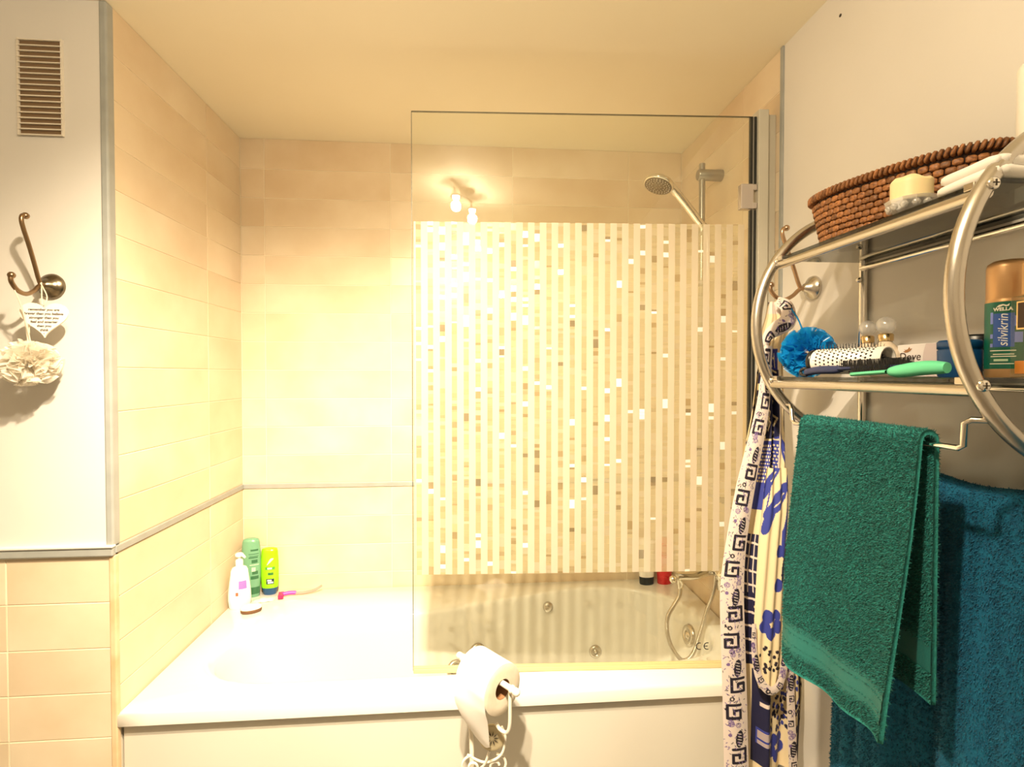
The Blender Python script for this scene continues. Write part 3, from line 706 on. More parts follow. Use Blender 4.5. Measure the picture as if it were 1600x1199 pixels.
# ------------------------------------------------------------------ chrome wall shelf
SY0, SY1, AX, AZ, AR = .588, 1.027, .829, 1.482, .236
ZS = (1.612, 1.366)
sf = thing('wall_shelf', (XR, .81, AZ), 'chrome two tier wall shelf with half-round ends and smoked glass', 'shelf')
def arcx(z): return AX-math.sqrt(max(0, AR*AR-(z-AZ)**2))
for y in (SY0, SY1):
    pts = [(AX-AR*math.sin(PI*k/40), y, AZ+AR*math.cos(PI*k/40)) for k in range(41)]
    e = MB().tube(pts, .0105, 14).build('end_arc', 'satin_nickel', sf)
    MB().tube([(AX,y,AZ-AR-.005),(AX,y,AZ+AR+.005)], .0085, 12).build('wall_bar', 'chrome', sf)
    for z in ZS:
        for sgn in (1,):
            p = Vector((arcx(z), y-.0095, z)); sc_ = MB().lathe([(.0075,0),(.0075,.003),(.0055,.0045),(1e-4,.005)], p, (-.15,-1,0), 14).build('screw', 'chrome', e)
            b = MB(); b.box((p.x-.004,p.y-.0056,p.z-.0007),(p.x+.004,p.y-.0048,p.z+.0007)); b.box((p.x-.0007,p.y-.0056,p.z-.004),(p.x+.0007,p.y-.0048,p.z+.004)); b.build('screw_slot', 'dark_gap', e)
for z in (AZ+.098, AZ-.10):
    MB().lathe([(.006,0),(.006,.004),(.003,.006)], (AX-.0085,SY1,z), (-1,0,0), 12).build('wall_screw', 'chrome', sf)
for z in ZS:
    fx = arcx(z)
    MB().tube([(fx+.004,SY0,z-.006),(fx+.004,SY1,z-.006)], .0085, 12).build('front_rail', 'satin_nickel', sf)
    MB().tube([(AX-.004,SY0,z-.008),(AX-.004,SY1,z-.008)], .0062, 12).build('rear_rail', 'chrome', sf)
    MB().box((fx+.002,SY0-.006,z+.003),(AX-.001,SY1-.004,z+.009),.001).build('glass_shelf', 'smoked_glass', sf)
    for y in (SY0+.018, SY1-.022): MB().box((fx-.003,y-.007,z+.001),(fx+.013,y+.007,z+.0105),.001).build('glass_clip', 'satin_nickel', sf)
rb = [(arcx(1.322),SY0,1.322),(.634,SY0+.014,1.322),(.632,SY0+.021,1.317),(.632,SY0+.022,1.288),(.632,SY0+.029,1.284),(.632,.955,1.284),(.632,.963,1.291),(.632,.965,1.309),(.634,.971,1.318),(arcx(1.318),SY1,1.318)]
MB().tube(rb, .0040, 10).build('towel_bar', 'chrome', sf)

# ------------------------------------------------------------------ towels
def pile(name, Pg, Ng, count, ln, wd, m, parent, mask=None, base=(1,1,1), vary=.35, seed=3, drop=.25):
    r = np.random.default_rng(seed); nv, nu, _ = Pg.shape
    fu, fv = r.random(count)*(nu-1.001), r.random(count)*(nv-1.001); i, j = fu.astype(int), fv.astype(int); a, b = (fu-i)[:,None], (fv-j)[:,None]
    S = lambda M: M[j,i]*(1-a)*(1-b)+M[j,i+1]*a*(1-b)+M[j+1,i]*(1-a)*b+M[j+1,i+1]*a*b
    P, N = S(Pg), S(Ng); N /= np.linalg.norm(N,axis=1,keepdims=True)+1e-9
    if mask is not None:
        k = mask(fu/(nu-1), fv/(nv-1)); P, N = P[k], N[k]
    c = len(P); rnd = r.normal(size=(c,3)); tv = np.cross(N, rnd); tv /= np.linalg.norm(tv,axis=1,keepdims=True)
    tip = P+N*ln*r.uniform(.6,1.2,(c,1))+r.normal(size=(c,3))*ln*.30; tip[:,2] -= ln*drop
    V = np.stack([P-tv*wd, P+tv*wd, tip], 1).reshape(-1,3); F = np.arange(3*c).reshape(-1,3)
    o = fastmesh(name, V, F, m, parent, False, 'stuff')
    sh = np.repeat(1-vary+2*vary*r.random(c), 3)[:,None]*np.array(base)[None]; color_attr(o, 'tone', sh)
    return o
def normals(P):
    du = np.gradient(P, axis=1); dv = np.gradient(P, axis=0); n_ = np.cross(du, dv); return n_/(np.linalg.norm(n_,axis=2,keepdims=True)+1e-12)
# green hand towel draped over the shelf's bar
gt = thing('hand_towel', (.625,.79,.85), 'teal green terry hand towel draped over the shelf towel bar', 'towel')
NU, NV = 60, 130
uu = np.linspace(0,1,NU); vv = np.linspace(0,1,NV)
LF, LB, RB = .438, .380, .012
Pg = np.zeros((NV,NU,3))
for j, v in enumerate(vv):
    d = v*(LF+LB+PI*RB)
    for i, u_ in enumerate(uu):
        y = .660+.257*u_; sag = .012*math.sin(PI*u_)
        if d < LF:
            dn = (LF-d)/LF; z = 1.288-(LF-d)*(1+sag*2)
            x = .632-RB-.026*dn**1.3-.010*math.sin(u_*7+1.+dn)*dn**.7-.007*dn*math.sin(u_*13+3*dn); yy = y+.020*dn*(1-u_)-.006*dn*u_*0+.010*math.sin(3.3*dn)*(u_-.5)
        elif d < LF+PI*RB:
            a = (d-LF)/RB; x = .632-RB*math.cos(a); z = 1.288+RB*math.sin(a); yy = y
        else:
            e = (d-LF-PI*RB); dn = e/LB; z = 1.288-e; x = .632+RB+.012*dn+.006*math.sin(u_*8)*dn; yy = y+.012*dn
        Pg[j,i] = (x, yy, z)
Ng = normals(Pg)
if Ng[20,30,0] > 0: Ng = -Ng
tn = np.concatenate([Pg+Ng*.0035, Pg-Ng*.0035])
F1 = gridfaces(NU,NV); n1 = NU*NV
bd = np.concatenate([np.arange(NU), np.arange(1,NV)*NU+NU-1, (NV-1)*NU+np.arange(NU-2,-1,-1), np.arange(NV-2,0,-1)*NU])
Fb = np.stack([bd, np.roll(bd,-1), np.roll(bd,-1)+n1, bd+n1],1)
fastmesh('towel_cloth', tn.reshape(-1,3), np.concatenate([F1, F1[:,::-1]+n1, Fb]), 'green_cloth', gt)
vb = lambda d: d/(LF+LB+PI*RB)
tot = LF+LB+PI*RB
band = [(.036,.043),(.045,.062),(.064,.071)]; band2 = [(tot-.085,tot-.045)]
def pmask(u_, v): 
    d = v*tot; k = np.ones_like(d,bool)
    for a_,b_ in band+band2: k &= ~((d>a_)&(d<b_))
    return k & (d > .006) & (d < tot-.006)
pile('terry_pile', Pg+Ng*.003, Ng, 170000, .0034, .0009, 'pile_green', gt, pmask, (.008,.135,.115), .6, 3)
pile('terry_pile', Pg-Ng*.003, -Ng, 70000, .0034, .0009, 'pile_green', gt, pmask, (.008,.135,.115), .6, 5)
for a_, b_ in ((.033,.074),):
    j0, j1 = int(vb(a_)*(NV-1)), int(vb(b_)*(NV-1))+1; sub = Pg[j0:j1+1]+Ng[j0:j1+1]*.0042
    for k in range(sub.shape[0]): sub[k] += Ng[j0+k]*.0008*(k%2)
    fastmesh('woven_band', sub.reshape(-1,3), gridfaces(NU, sub.shape[0]), 'green_band', gt)
j0, j1 = int(vb(tot-.088)*(NV-1)), int(vb(tot-.043)*(NV-1)); sub = Pg[j0:j1+1]+Ng[j0:j1+1]*-.0042
fastmesh('woven_band', sub.reshape(-1,3), gridfaces(NU, sub.shape[0]), 'green_band', gt)
sub = Pg[j0:j1+1]+Ng[j0:j1+1]*.0042; fastmesh('woven_band', sub.reshape(-1,3), gridfaces(NU, sub.shape[0]), 'green_band', gt)
# blue bath towel on a wall rail
tr_ = thing('towel_rail', (XR,.72,1.197), 'chrome wall rail under the blue bath towel', 'towel rail')
MB().tube([(.768,.24,1.197),(.768,1.0,1.197)], .008, 12).build('rail', 'chrome', tr_)
for y in (.27,.99): MB().tube([(.768,y,1.197),(XR,y,1.197)], .008, 12).build('rail_bracket', 'chrome', tr_)
bt = thing('bath_towel', (.74,.7,.2), 'large deep blue bath towel hanging from the wall rail', 'towel')
NU, NV = 150, 90; LF = .98; LB = .35; RB = .013; tot2 = LF+LB+PI*RB
Pg = np.zeros((NV,NU,3)); uu = np.linspace(0,1,NU)
for j in range(NV):
    d = (j/(NV-1))*tot2
    dn = max(0,(LF-d)/LF); y = .26+uu*.72+.035*dn**.7*(uu-.2)
    fold = .024*np.sin(uu*22+1.2)+.014*np.sin(uu*41+.4)**3+.012*np.sin(uu*9)
    if d < LF:
        x = .768-RB-.010*dn-fold*min(1,dn*2.2+.12)*.9-.006*min(1,dn*8); z = np.full(NU, 1.199-(LF-d))
    elif d < LF+PI*RB:
        a = (d-LF)/RB; x = np.full(NU,.768-RB*math.cos(a)); z = np.full(NU,1.199+RB*math.sin(a))
    else:
        e = d-LF-PI*RB; x = np.full(NU,.768+RB+.004*e); z = np.full(NU,1.199-e)
    z = z+.004*np.sin(uu*24+2)
    Pg[j,:,0], Pg[j,:,1], Pg[j,:,2] = x, y, z
Ng = normals(Pg)
if Ng[20,60,0] > 0: Ng = -Ng
n1 = NU*NV; F1 = gridfaces(NU,NV)
bd = np.concatenate([np.arange(NU), np.arange(1,NV)*NU+NU-1, (NV-1)*NU+np.arange(NU-2,-1,-1), np.arange(NV-2,0,-1)*NU])
Fb = np.stack([bd, np.roll(bd,-1), np.roll(bd,-1)+n1, bd+n1],1)
fastmesh('towel_cloth', np.concatenate([Pg+Ng*.004,Pg-Ng*.004]).reshape(-1,3), np.concatenate([F1, F1[:,::-1]+n1, Fb]), 'blue_cloth', bt)
pile('fleece_pile', Pg+Ng*.0035, Ng, 190000, .0036, .0011, 'pile_blue', bt, lambda u_,v: (v*tot2 > .25) & (v*tot2 < LF+PI*RB), (.003,.115,.215), .35, 8, .4)

# ------------------------------------------------------------------ printed robe
class Canvas:
    def __init__(s, w_, h_, res, bg):
        s.w, s.h, s.res = w_, h_, res; s.nx, s.ny = int(w_/res)+1, int(h_/res)+1
        s.X, s.Y = np.meshgrid(np.linspace(0,w_,s.nx), np.linspace(0,h_,s.ny)); s.a = np.zeros((s.ny,s.nx,3)); s.a[:] = bg
    def put(s, m, c): s.a[m] = c
    def disc(s, x, y, r, c): s.put((s.X-x)**2+(s.Y-y)**2 < r*r, c)
    def ring(s, x, y, r, t, c): d = np.hypot(s.X-x, s.Y-y); s.put(np.abs(d-r) < t, c)
    def ell(s, x, y, rx, ry, rot, c):
        dx, dy = s.X-x, s.Y-y; u_ = dx*math.cos(rot)+dy*math.sin(rot); v = -dx*math.sin(rot)+dy*math.cos(rot); s.put((u_/rx)**2+(v/ry)**2 < 1, c)
    def rect(s, x0, y0, x1, y1, c): s.put((s.X>x0)&(s.X<x1)&(s.Y>y0)&(s.Y<y1), c)
    def line(s, pts, t, c):
        for (x0,y0),(x1,y1) in zip(pts[:-1], pts[1:]):
            dx, dy = x1-x0, y1-y0; L2 = dx*dx+dy*dy+1e-12; k = np.clip(((s.X-x0)*dx+(s.Y-y0)*dy)/L2,0,1)
            s.put(np.hypot(s.X-x0-k*dx, s.Y-y0-k*dy) < t, c)
    def key(s, x, y, sz, c, fl=1):
        s.line([(x+fl*a*sz, y+b*sz) for a,b in ((.45,-.5),(-.45,-.5),(-.45,.5),(.45,.5),(.45,-.1),(0,-.1),(0,.15))], sz*.105, c)
BLUE = hexc(52,62,150); NAVY = hexc(24,24,62); CREAM = hexc(232,212,172); WHITE = hexc(226,210,200); BLK = hexc(28,22,40); PURP = hexc(120,96,150); OCH = hexc(205,150,70)
def band_canvas(w_, h_, seed, res=.0013):
    c = Canvas(w_, h_, res, WHITE); r = random.Random(seed); y = .012; k = 0
    while y < h_-.01:
        q = k % 5
        if q in (0,3): c.key(w_*(.42 if q == 0 else .6), y+.015, min(.032,w_*.62), BLK, 1 if k%2 else -1); y += .036
        elif q == 1:
            for _ in range(3):
                xx, yy = r.uniform(.25,.75)*w_, y+r.uniform(0,.02); c.ring(xx,yy,.0055,.0009,PURP); c.ring(xx,yy,.0028,.0008,PURP)
            y += .026
        elif q == 2:
            c.ell(w_*.62, y+.02, .009, .021, .1, BLK)
            for m_ in range(5): c.line([(w_*.62-.004,y+.006+m_*.007),(w_*.62+.004,y+.009+m_*.007)], .0009, WHITE)
            c.disc(w_*.25,y+.01,.004,PURP); y += .046
        else:
            for _ in range(5):
                xx, yy = r.uniform(.15,.85)*w_, y+r.uniform(0,.022); c.line([(xx,yy),(xx+r.uniform(-.006,.006),yy+.006)], .0009, r.choice((BLK,PURP)))
            c.disc(w_*.35,y+.012,.0055,BLK); c.disc(w_*.35,y+.012,.0025,WHITE); y += .028
        k += 1
    for k in range(int(h_*w_*9000)):
        xx, yy = r.uniform(.05,.95)*w_, r.uniform(0,h_); c.line([(xx,yy),(xx+r.uniform(-.004,.004),yy+r.uniform(.001,.005))], .0008, r.choice((BLK,PURP,PURP)))
    c.rect(0,0,.0013,h_,PURP); c.rect(w_-.0013,0,w_,h_,BLK)
    return c
def flower(c, x, y, r, col):
    for k in range(5): a = 2*PI*k/5+.3; c.disc(x+r*math.cos(a), y+r*math.sin(a), r*.72, col)
    c.disc(x, y, r*.22, CREAM); c.line([(x,y),(x+r*.6,y-r*.5)], .0008, CREAM)
def bird(c, x, y, s, col, fl=1):
    c.ell(x, y, .045*s, .013*s, -.75*fl, col); c.ell(x-.02*s*fl, y+.03*s, .032*s, .010*s, -1.2*fl, col); c.disc(x+.036*s*fl, y-.034*s, .010*s, col)
    c.line([(x+.04*s*fl,y-.036*s),(x+.054*s*fl,y-.033*s)], .0018*s, col); c.line([(x-.01*s*fl,y+.012*s),(x+.018*s*fl,y-.012*s)], .0012, CREAM)
def body_canvas(w_, h_):
    c = Canvas(w_, h_, .0016, CREAM); r = random.Random(5)
    c.rect(0,0,w_,.03,WHITE); c.ell(w_*.30,.085,.012,.035,.2,OCH)
    c.rect(0,.115,w_*.62,.185,BLUE); c.rect(0,.165,w_*.66,.20,NAVY)
    for k in range(12): c.line([(r.uniform(0,w_*.6),r.uniform(.12,.18)),(r.uniform(0,w_*.6),r.uniform(.12,.18))], .0022, CREAM)
    c.rect(0,.215,w_*.64,.33,NAVY)
    for k in range(12):
        x, y = r.uniform(.02,w_*.6), r.uniform(.225,.32); c.line([(x,y),(x+.03,y+.012),(x+.018,y+.030)], .0026, CREAM)
    c.rect(w_*.10,.335,w_*.64,.50,BLUE)
    for j in range(11):
        for i in range(14): c.rect(w_*.11+i*.0115+(j%2)*.005,.345+j*.0085,w_*.11+i*.0115+.0065+(j%2)*.005,.3495+j*.0085,CREAM)
    bird(c, w_*.86, .38, 1.5, BLUE, -1); bird(c, w_*.45, .60, 1.5, BLUE); c.ell(w_*.86,.27,.02,.05,.3,NAVY); c.rect(w_*.64,.16,w_*.70,.50,WHITE)
    c.rect(w_*.15,.56,w_*.46,.88,NAVY)
    for k in range(9): c.line([(0,.575+k*.034),(w_*.46,.585+k*.034)], .0026, WHITE)
    for k in range(5): c.line([(w_*(.2+.06*k),.56),(w_*(.2+.06*k),.70)], .0018, WHITE); c.ell(w_*.36,.74+.03*k,.012,.006,.5,CREAM)
    c.ell(w_*.92,.80,.030,.090,.2,BLUE); c.rect(w_*.30,.89,w_*.50,1.12,NAVY); c.rect(w_*.36,.965,w_*.46,.975,WHITE); c.rect(w_*.34,1.03,w_*.52,1.07,BLUE)
    for k in range(90): c.ell(r.uniform(.50,.86)*w_, r.uniform(.90,1.045), .0062, .0046, r.uniform(0,3), r.choice((NAVY,NAVY,BLUE)))
    for k in range(12): c.line([(w_*.35,1.035+.003*k),(w_*.5,1.035+.003*k)], .0006, CREAM)
    flower(c, w_*.62, 1.085, .022, BLUE); c.rect(w_*.90,.62,w_,1.14,hexc(40,36,56))
    for k in range(70): x, y = r.uniform(.90,1)*w_, r.uniform(.62,1.1); c.line([(x,y),(x+.006,y+r.uniform(-.01,.01))], .0016, r.choice((BLK,NAVY,CREAM)))
    return c
rob = thing('printed_robe', (.68,1.19,.42), 'cream dressing gown printed with navy flowers and black key borders on the wall hook', 'robe')
zk = [1.556,1.52,1.49,1.45,1.40,1.28,1.13,.98,.91,.757,.60,.42]
xlk = [.722,.715,.706,.700,.697,.684,.655,.628,.618,.614,.617,.622]
xrk = [.740,.764,.772,.760,.758,.764,.768,.772,.782,.812,.816,.806]
def robe_xy(u_, z):
    """front sheet of the gown: u 0..1 left to right"""
    xl, xr = np.interp(z, zk[::-1], xlk[::-1]), np.interp(z, zk[::-1], xrk[::-1]); op = np.clip((1.55-z)/.35, .12, 1)
    x = xl+(xr-xl)*u_; y = 1.192-.026*op*np.sin(PI*np.clip(u_,0,1))-.013*op*np.sin(u_*15+2.5*z)-.006*op*np.sin(u_*31+1)
    return x, y
bc = body_canvas(.30, 1.14); nu, nv = bc.nx, bc.ny
U, Vv = np.meshgrid(np.linspace(0,1,nu), np.linspace(0,1,nv)); Z = 1.556-1.136*Vv
X, Y = robe_xy(U, Z)
fr = np.stack([X,Y,Z],2).reshape(-1,3)
o = fastmesh('gown_front', fr, gridfaces(nu,nv), 'robe_print', rob); color_attr(o, 'print', bc.a.reshape(-1,3))
nb, nw = 40, 120; Ub, Vb = np.meshgrid(np.linspace(0,1,nb), np.linspace(0,1,nw)); Zb = 1.556-1.136*Vb; Xb, Yb = robe_xy(Ub, Zb); opb = np.clip((1.55-Zb)/.35,.12,1)
Yb = 1.198+.034*opb*np.sin(PI*Ub)**.6+.006*np.sin(Ub*12)*opb
o = fastmesh('gown_back', np.stack([Xb,Yb,Zb],2).reshape(-1,3), gridfaces(nb,nw)[:,::-1], 'robe_print', rob)
cb = np.zeros((nw,nb,3)); cb[:] = CREAM; cb[:, 20:30] = BLUE; cb[::9] = NAVY; color_attr(o, 'print', cb.reshape(-1,3))
def ribbon(name, ctr, wid, canvas, bulge=.006, flip=0):
    """ctr: list of (x,y,z) down the strip, wid: list of widths"""
    path = smooth_path(ctr, 10); m_ = len(path); ws = np.interp(np.linspace(0,1,m_), np.linspace(0,1,len(wid)), wid)
    P = np.array([tuple(p) for p in path]); s_ = np.r_[0, np.cumsum(np.linalg.norm(np.diff(P,axis=0),axis=1))]; s_ /= s_[-1]
    ny, nx = canvas.ny, canvas.nx; q = np.linspace(0,1,ny); C3 = np.stack([np.interp(q,s_,P[:,k]) for k in range(3)],1); W_ = np.interp(q,s_,ws)
    T = np.gradient(C3, axis=0); T /= np.linalg.norm(T,axis=1,keepdims=True); S = np.stack([-T[:,2], np.zeros(ny), T[:,0]],1); S /= np.linalg.norm(S,axis=1,keepdims=True)+1e-9
    k = np.linspace(-.5,.5,nx); V = C3[:,None,:]+S[:,None,:]*(W_[:,None]*k[None])[:,:,None]
    V[:,:,1] -= bulge*np.cos(k*PI)[None]*np.clip(W_/.05,.3,1)[:,None]
    o = fastmesh(name, V.reshape(-1,3), gridfaces(nx,ny), 'robe_print', rob); color_attr(o,'print',canvas.a.reshape(-1,3)); return o
ribbon('front_band', [(.695,1.150,1.447),(.684,1.142,1.373),(.670,1.136,1.284),(.633,1.134,1.121),(.611,1.134,.988),(.602,1.134,.883),(.605,1.134,.763),(.611,1.134,.613),(.617,1.134,.42)], [.020,.024,.034,.046,.050,.058,.059,.059,.060], band_canvas(.056, 1.07, 11))
ribbon('front_band', [(.740,1.149,.897),(.748,1.146,.83),(.748,1.145,.752),(.755,1.145,.598),(.764,1.146,.42)], [.016,.021,.021,.020,.022], band_canvas(.022, .51, 17), .003)
ribbon('collar', [(.724,1.17,1.556),(.742,1.155,1.540),(.738,1.145,1.505),(.712,1.145,1.487),(.694,1.150,1.470),(.688,1.155,1.445)], [.020,.034,.040,.036,.026,.014], band_canvas(.036,.16,23), .010)
# sleeve: flat tube with a rounded cuff
sw, sh_ = .10, .52; sc = Canvas(sw, sh_, .0014, CREAM); bird(sc, .052,.075,1.35,BLUE); bird(sc,.030,.02,.9,BLUE); sc.ell(.088,.13,.013,.080,.12,BLUE); sc.ell(.080,.10,.005,.045,.15,CREAM)
sc.disc(.066,.195,.015,BLUE); sc.disc(.064,.275,.016,BLUE); flower(sc,.047,.365,.022,BLUE); sc.ell(.09,.22,.012,.05,.2,NAVY); sc.line([(.02,.05),(.012,.10),(.018,.15)], .0016, BLUE)
for k in range(34): sc.disc(random.uniform(.015,.09), random.uniform(.42,.48), .0040, BLK)
zz = np.linspace(0,1,sc.ny); kk = np.linspace(-.5,.5,sc.nx)
KX, ZZ = np.meshgrid(kk, zz); cx = np.interp(ZZ,[0,.15,.33,.7,1],[.716,.714,.708,.701,.698]); wd = np.interp(ZZ,[0,.1,.3,.8,.93,1],[.052,.062,.070,.074,.068,.046])
SX = cx+KX*wd; SZ = 1.16-sh_*ZZ; SYm = 1.146-.012*np.cos(KX*PI)*np.clip(ZZ*5,0,1)-.003*np.sin(KX*20+ZZ*4); SYb = 1.152+.010*np.cos(KX*PI)
o = fastmesh('sleeve', np.stack([SX,SYm,SZ],2).reshape(-1,3), gridfaces(sc.nx,sc.ny), 'robe_print', rob); color_attr(o,'print',sc.a.reshape(-1,3))
ribbon('cuff_band', [(.655,1.132,.80),(.655,1.130,.735),(.664,1.128,.680),(.682,1.126,.650),(.700,1.126,.645),(.720,1.128,.668),(.735,1.132,.745),(.742,1.136,.835),(.740,1.142,.905)], [.010,.014,.017,.020,.020,.018,.017,.016,.014], band_canvas(.019,.46,31), .004)

pouf('bath_puff', (.748,1.086,1.430), .056, 'tulle_blue', 'bright blue mesh bath puff beside the robe behind the shelf', [(.742,1.09,1.46),(.745,1.12,1.51),(.752,1.19,1.566),(.748,1.125,1.51),(.745,1.09,1.46)], (1.05,.72,.95), 30, 9)

# ------------------------------------------------------------------ things on the upper shelf
TOP = ZS[0]+.0095
bk = thing('wicker_basket', (.748,.845,TOP), 'oval brown coiled wicker basket on the top shelf', 'basket')
BC = Vector((.750,.845)); BA, BB, BROT, BH = .152, .066, math.radians(20), .098
def bpt(a, z, off=0.):
    k = .86+.14*min(1,z/BH)
    e = 2/2.4; ca, sa = math.cos(a), math.sin(a); lx = math.copysign(abs(ca)**e,ca)*(BB*k+off); ly = math.copysign(abs(sa)**e,sa)*(BA*k+off)
    return Vector((BC.x+lx*math.cos(BROT)-ly*math.sin(BROT), BC.y+lx*math.sin(BROT)+ly*math.cos(BROT), TOP+z))
b = MB(); b.grid(lambda u,v: bpt(2*PI*u, .002+(BH-.001)*v, -.0025), 72, 8, True); b.grid(lambda u,v: bpt(2*PI*u, .004+(BH-.008)*v, -.0065), 72, 8, True)
nb_ = 72; b.add([bpt(2*PI*k/72, .002, -.0035) for k in range(72)], [tuple(range(72))]); b.build('basket_shell', 'wicker_dark', bk)
bm_ = MB(); bm_.box((-.5,-.5,-.5),(.5,.5,.5)); bmx = bmesh.new(); bmesh.ops.create_cube(bmx, size=1)
bmesh.ops.bevel(bmx, geom=list(bmx.edges), offset=.2, segments=1, affect='EDGES'); bmx.verts.ensure_lookup_table()
bm_ = MB(); bm_.add([q.co for q in bmx.verts], [[q.index for q in f.verts] for f in bmx.faces]); bmx.free(); me_w = None; REST = MB()
def piece(name, p, tdir, up_, ln, ht, th, single=True):
    global me_w
    if me_w is None:
        me_w = bpy.data.meshes.new('weave_strand'); me_w.from_pydata([tuple(q) for q in bm_.v], [], bm_.f); me_w.polygons.foreach_set('use_smooth', bm_.sm); me_w.materials.append(MATS['wicker'])
    t = tdir.normalized(); n_ = t.cross(up_).normalized(); u2 = n_.cross(t)
    M = Matrix(((u2.x*ht,n_.x*th,t.x*ln,p.x),(u2.y*ht,n_.y*th,t.y*ln,p.y),(u2.z*ht,n_.z*th,t.z*ln,p.z),(0,0,0,1)))
    if not single: REST.add([M @ Vector(q) for q in bm_.v], bm_.f); return
    o = bpy.data.objects.new(name, me_w); COL.objects.link(o); o.parent = bk; o.matrix_local = Matrix.Translation(-wo(bk)) @ M
# arc-length table
aa = np.linspace(0, 2*PI, 721); pts_ = np.array([tuple(bpt(a, BH*.6)) for a in aa]); cl = np.r_[0, np.cumsum(np.linalg.norm(np.diff(pts_,axis=0),axis=1))]
NR, NS = 8, 50
for r_ in range(NR):
    z = .007+r_*.0107
    for k in range(NS):
        s_ = ((k+.5*(r_%2)+random.uniform(-.08,.08))/NS % 1)*cl[-1]; a = float(np.interp(s_, cl, aa)); p = bpt(a, z, 0); t = bpt(a+.03, z)-bpt(a-.03, z)
        piece('weave_strand', p, t, Vector((0,0,1)), cl[-1]/NS*.95, .0100*random.uniform(.92,1.08), .0075, p.x < BC.x+.02)
REST.build('far_side_weave', 'wicker', bk, kind='stuff')
b = MB(); b.tube([bpt(2*PI*k/72, BH, .001) for k in range(72)], .0048, 8, True); b.build('rim_core', 'wicker_dark', bk)
for k in range(92):
    a = float(np.interp(k/92*cl[-1], cl, aa)); t = (bpt(a+.03, BH)-bpt(a-.03, BH)).normalized()
    piece('rim_wrap', bpt(a, BH, .001), (t*.35+Vector((0,0,1))*.94+Vector((0,0,0))).normalized(), t.cross(Vector((0,0,1))), .0150, .0150, .0062)
c = Vector((.663,.728,TOP)); t = thing('candle_holder', c, 'faceted glass candle holder with flared feet in front of the basket', 'candle holder')
MB().lathe([(.018,0),(.021,.003),(.026,.009),(.032,.016),(.034,.021),(.031,.022),(.027,.017),(.02,.012)], c, n=12, smooth=False).build('glass_cup', 'crystal', t)
b = MB()
for k in range(12):
    a = 2*PI*k/12; p = c+Vector((.0275*math.cos(a),.0275*math.sin(a),.0115)); b.sphere(p, .0058, 8)
b.build('crystal_beads', 'crystal', t)
t = thing('pillar_candle', c+Vector((0,0,.019)), 'short cream pillar candle in the glass holder', 'candle')
b = MB(); 
def wax(u_, v):
    a = 2*PI*u_; k = v*4
    if k < 2: r, z = .0265, .030*k/2
    elif k < 3: r, z = .0265-.004*(k-2), .030+.004*(k-2)
    else: r, z = .0225*(4-k)+1e-4, .034-.008*(k-3)
    return (c.x+r*math.cos(a), c.y+r*math.sin(a), c.z+.0185+z+(.0022*math.sin(a*2+1)+.0015*math.sin(5*a))*(1 if k >= 1.9 else 0))
b.grid(wax, 32, 17, True); b.build('wax', 'wax', t)
MB().tube([(c.x,c.y,c.z+.045),(c.x+.001,c.y,c.z+.053)], .0008, 6).build('wick', 'dark_gap', t)
fc = thing('folded_flannel', (.68,.62,TOP), 'folded white flannel at the near end of the top shelf', 'flannel')
for k in range(2):
    b = MB(); b.lathe([(.6,-.5),(.86,-.46),(.97,-.3),(1.,0),(.97,.3),(.86,.46),(.6,.5),(1e-4,.5)], n=40, super_=6.)
    b.v = [(.675+x*(.040-.003*k), .620+y*(.046-.003*k)+.002*math.sin(30*x), TOP+.0005+.0075+.0142*k+z*.0148+.0008*math.sin(4*x+3*y+k)) for x, y, z in b.v]
    b.build('cloth_layer', 'white_cloth', fc)
c = (.794,.652,TOP); t = thing('pillar_candle', c, 'tall white pillar candle at the back of the top shelf', 'candle')
MB().lathe([(.031,0),(.032,.003),(.032,.185),(.030,.190),(.022,.188),(1e-4,.185)], c, n=32).build('wax', 'wax_white', t); MB().tube([(c[0],c[1],c[2]+.185),(c[0],c[1],c[2]+.198)], .001, 6).build('wick', 'dark_gap', t)

# ------------------------------------------------------------------ things on the lower shelf
LOW = ZS[1]+.0095
# round ceramic brush
q0, q1 = Vector((.658,.928,LOW+.0285)), Vector((.700,.810,LOW+.0285)); d = (q1-q0).normalized(); Lb = (q1-q0).length
t = thing('round_hairbrush', (.68,.87,LOW), 'round white ceramic hairbrush with black holes and bristles', 'hairbrush')
MB().lathe([(.0215,.0),(.0235,.004),(.0235,Lb),(.0205,Lb),(.0205,Lb-.02)], q0, d, 36).build('barrel', 'brush_white', t)
MB().lathe([(.020,-.010),(.0225,-.008),(.0228,-.0005),(.0215,.0)], q0, d, 32).build('end_cap', 'black_plastic', t)
MB().lathe([(.0203,-.03),(.0200,-.018),(.012,-.012),(.0085,-.006)], q1, d, 28).build('handle_socket', 'black_plastic', t)
MB().tube([q1-d*.012, q1+d*.02-Vector((0,0,.006)), q1+d*.06-Vector((0,0,.016))], [.0075,.007,.007], 12).build('handle', 'black_plastic', t)
qq = Vector((0,0,1)).rotation_difference(d); b = MB(); bb = MB(); e = 0
for i in range(13):
    for k in range(22):
        a = 2*PI*(k+.5*(i%2))/22; s_ = .013+i*(Lb-.02)/13.; n_ = qq @ Vector((math.cos(a),math.sin(a),0)); p = q0+d*s_+n_*.0236
        if n_.z < -.86: continue
        b.lathe([(.0020,0),(.0015,.0004)], p, n_, 7)
        if (i+k) % 2 == 0 or n_.z > .35:
            bb.tube([p, p+n_*(.0085 if n_.z > -.3 else .003)+d*random.uniform(-.001,.001)], .00045, 3, caps=False)
b.build('barrel_holes', 'black_plastic', t, kind='stuff'); bb.build('bristles', 'black_plastic', t, kind='stuff')
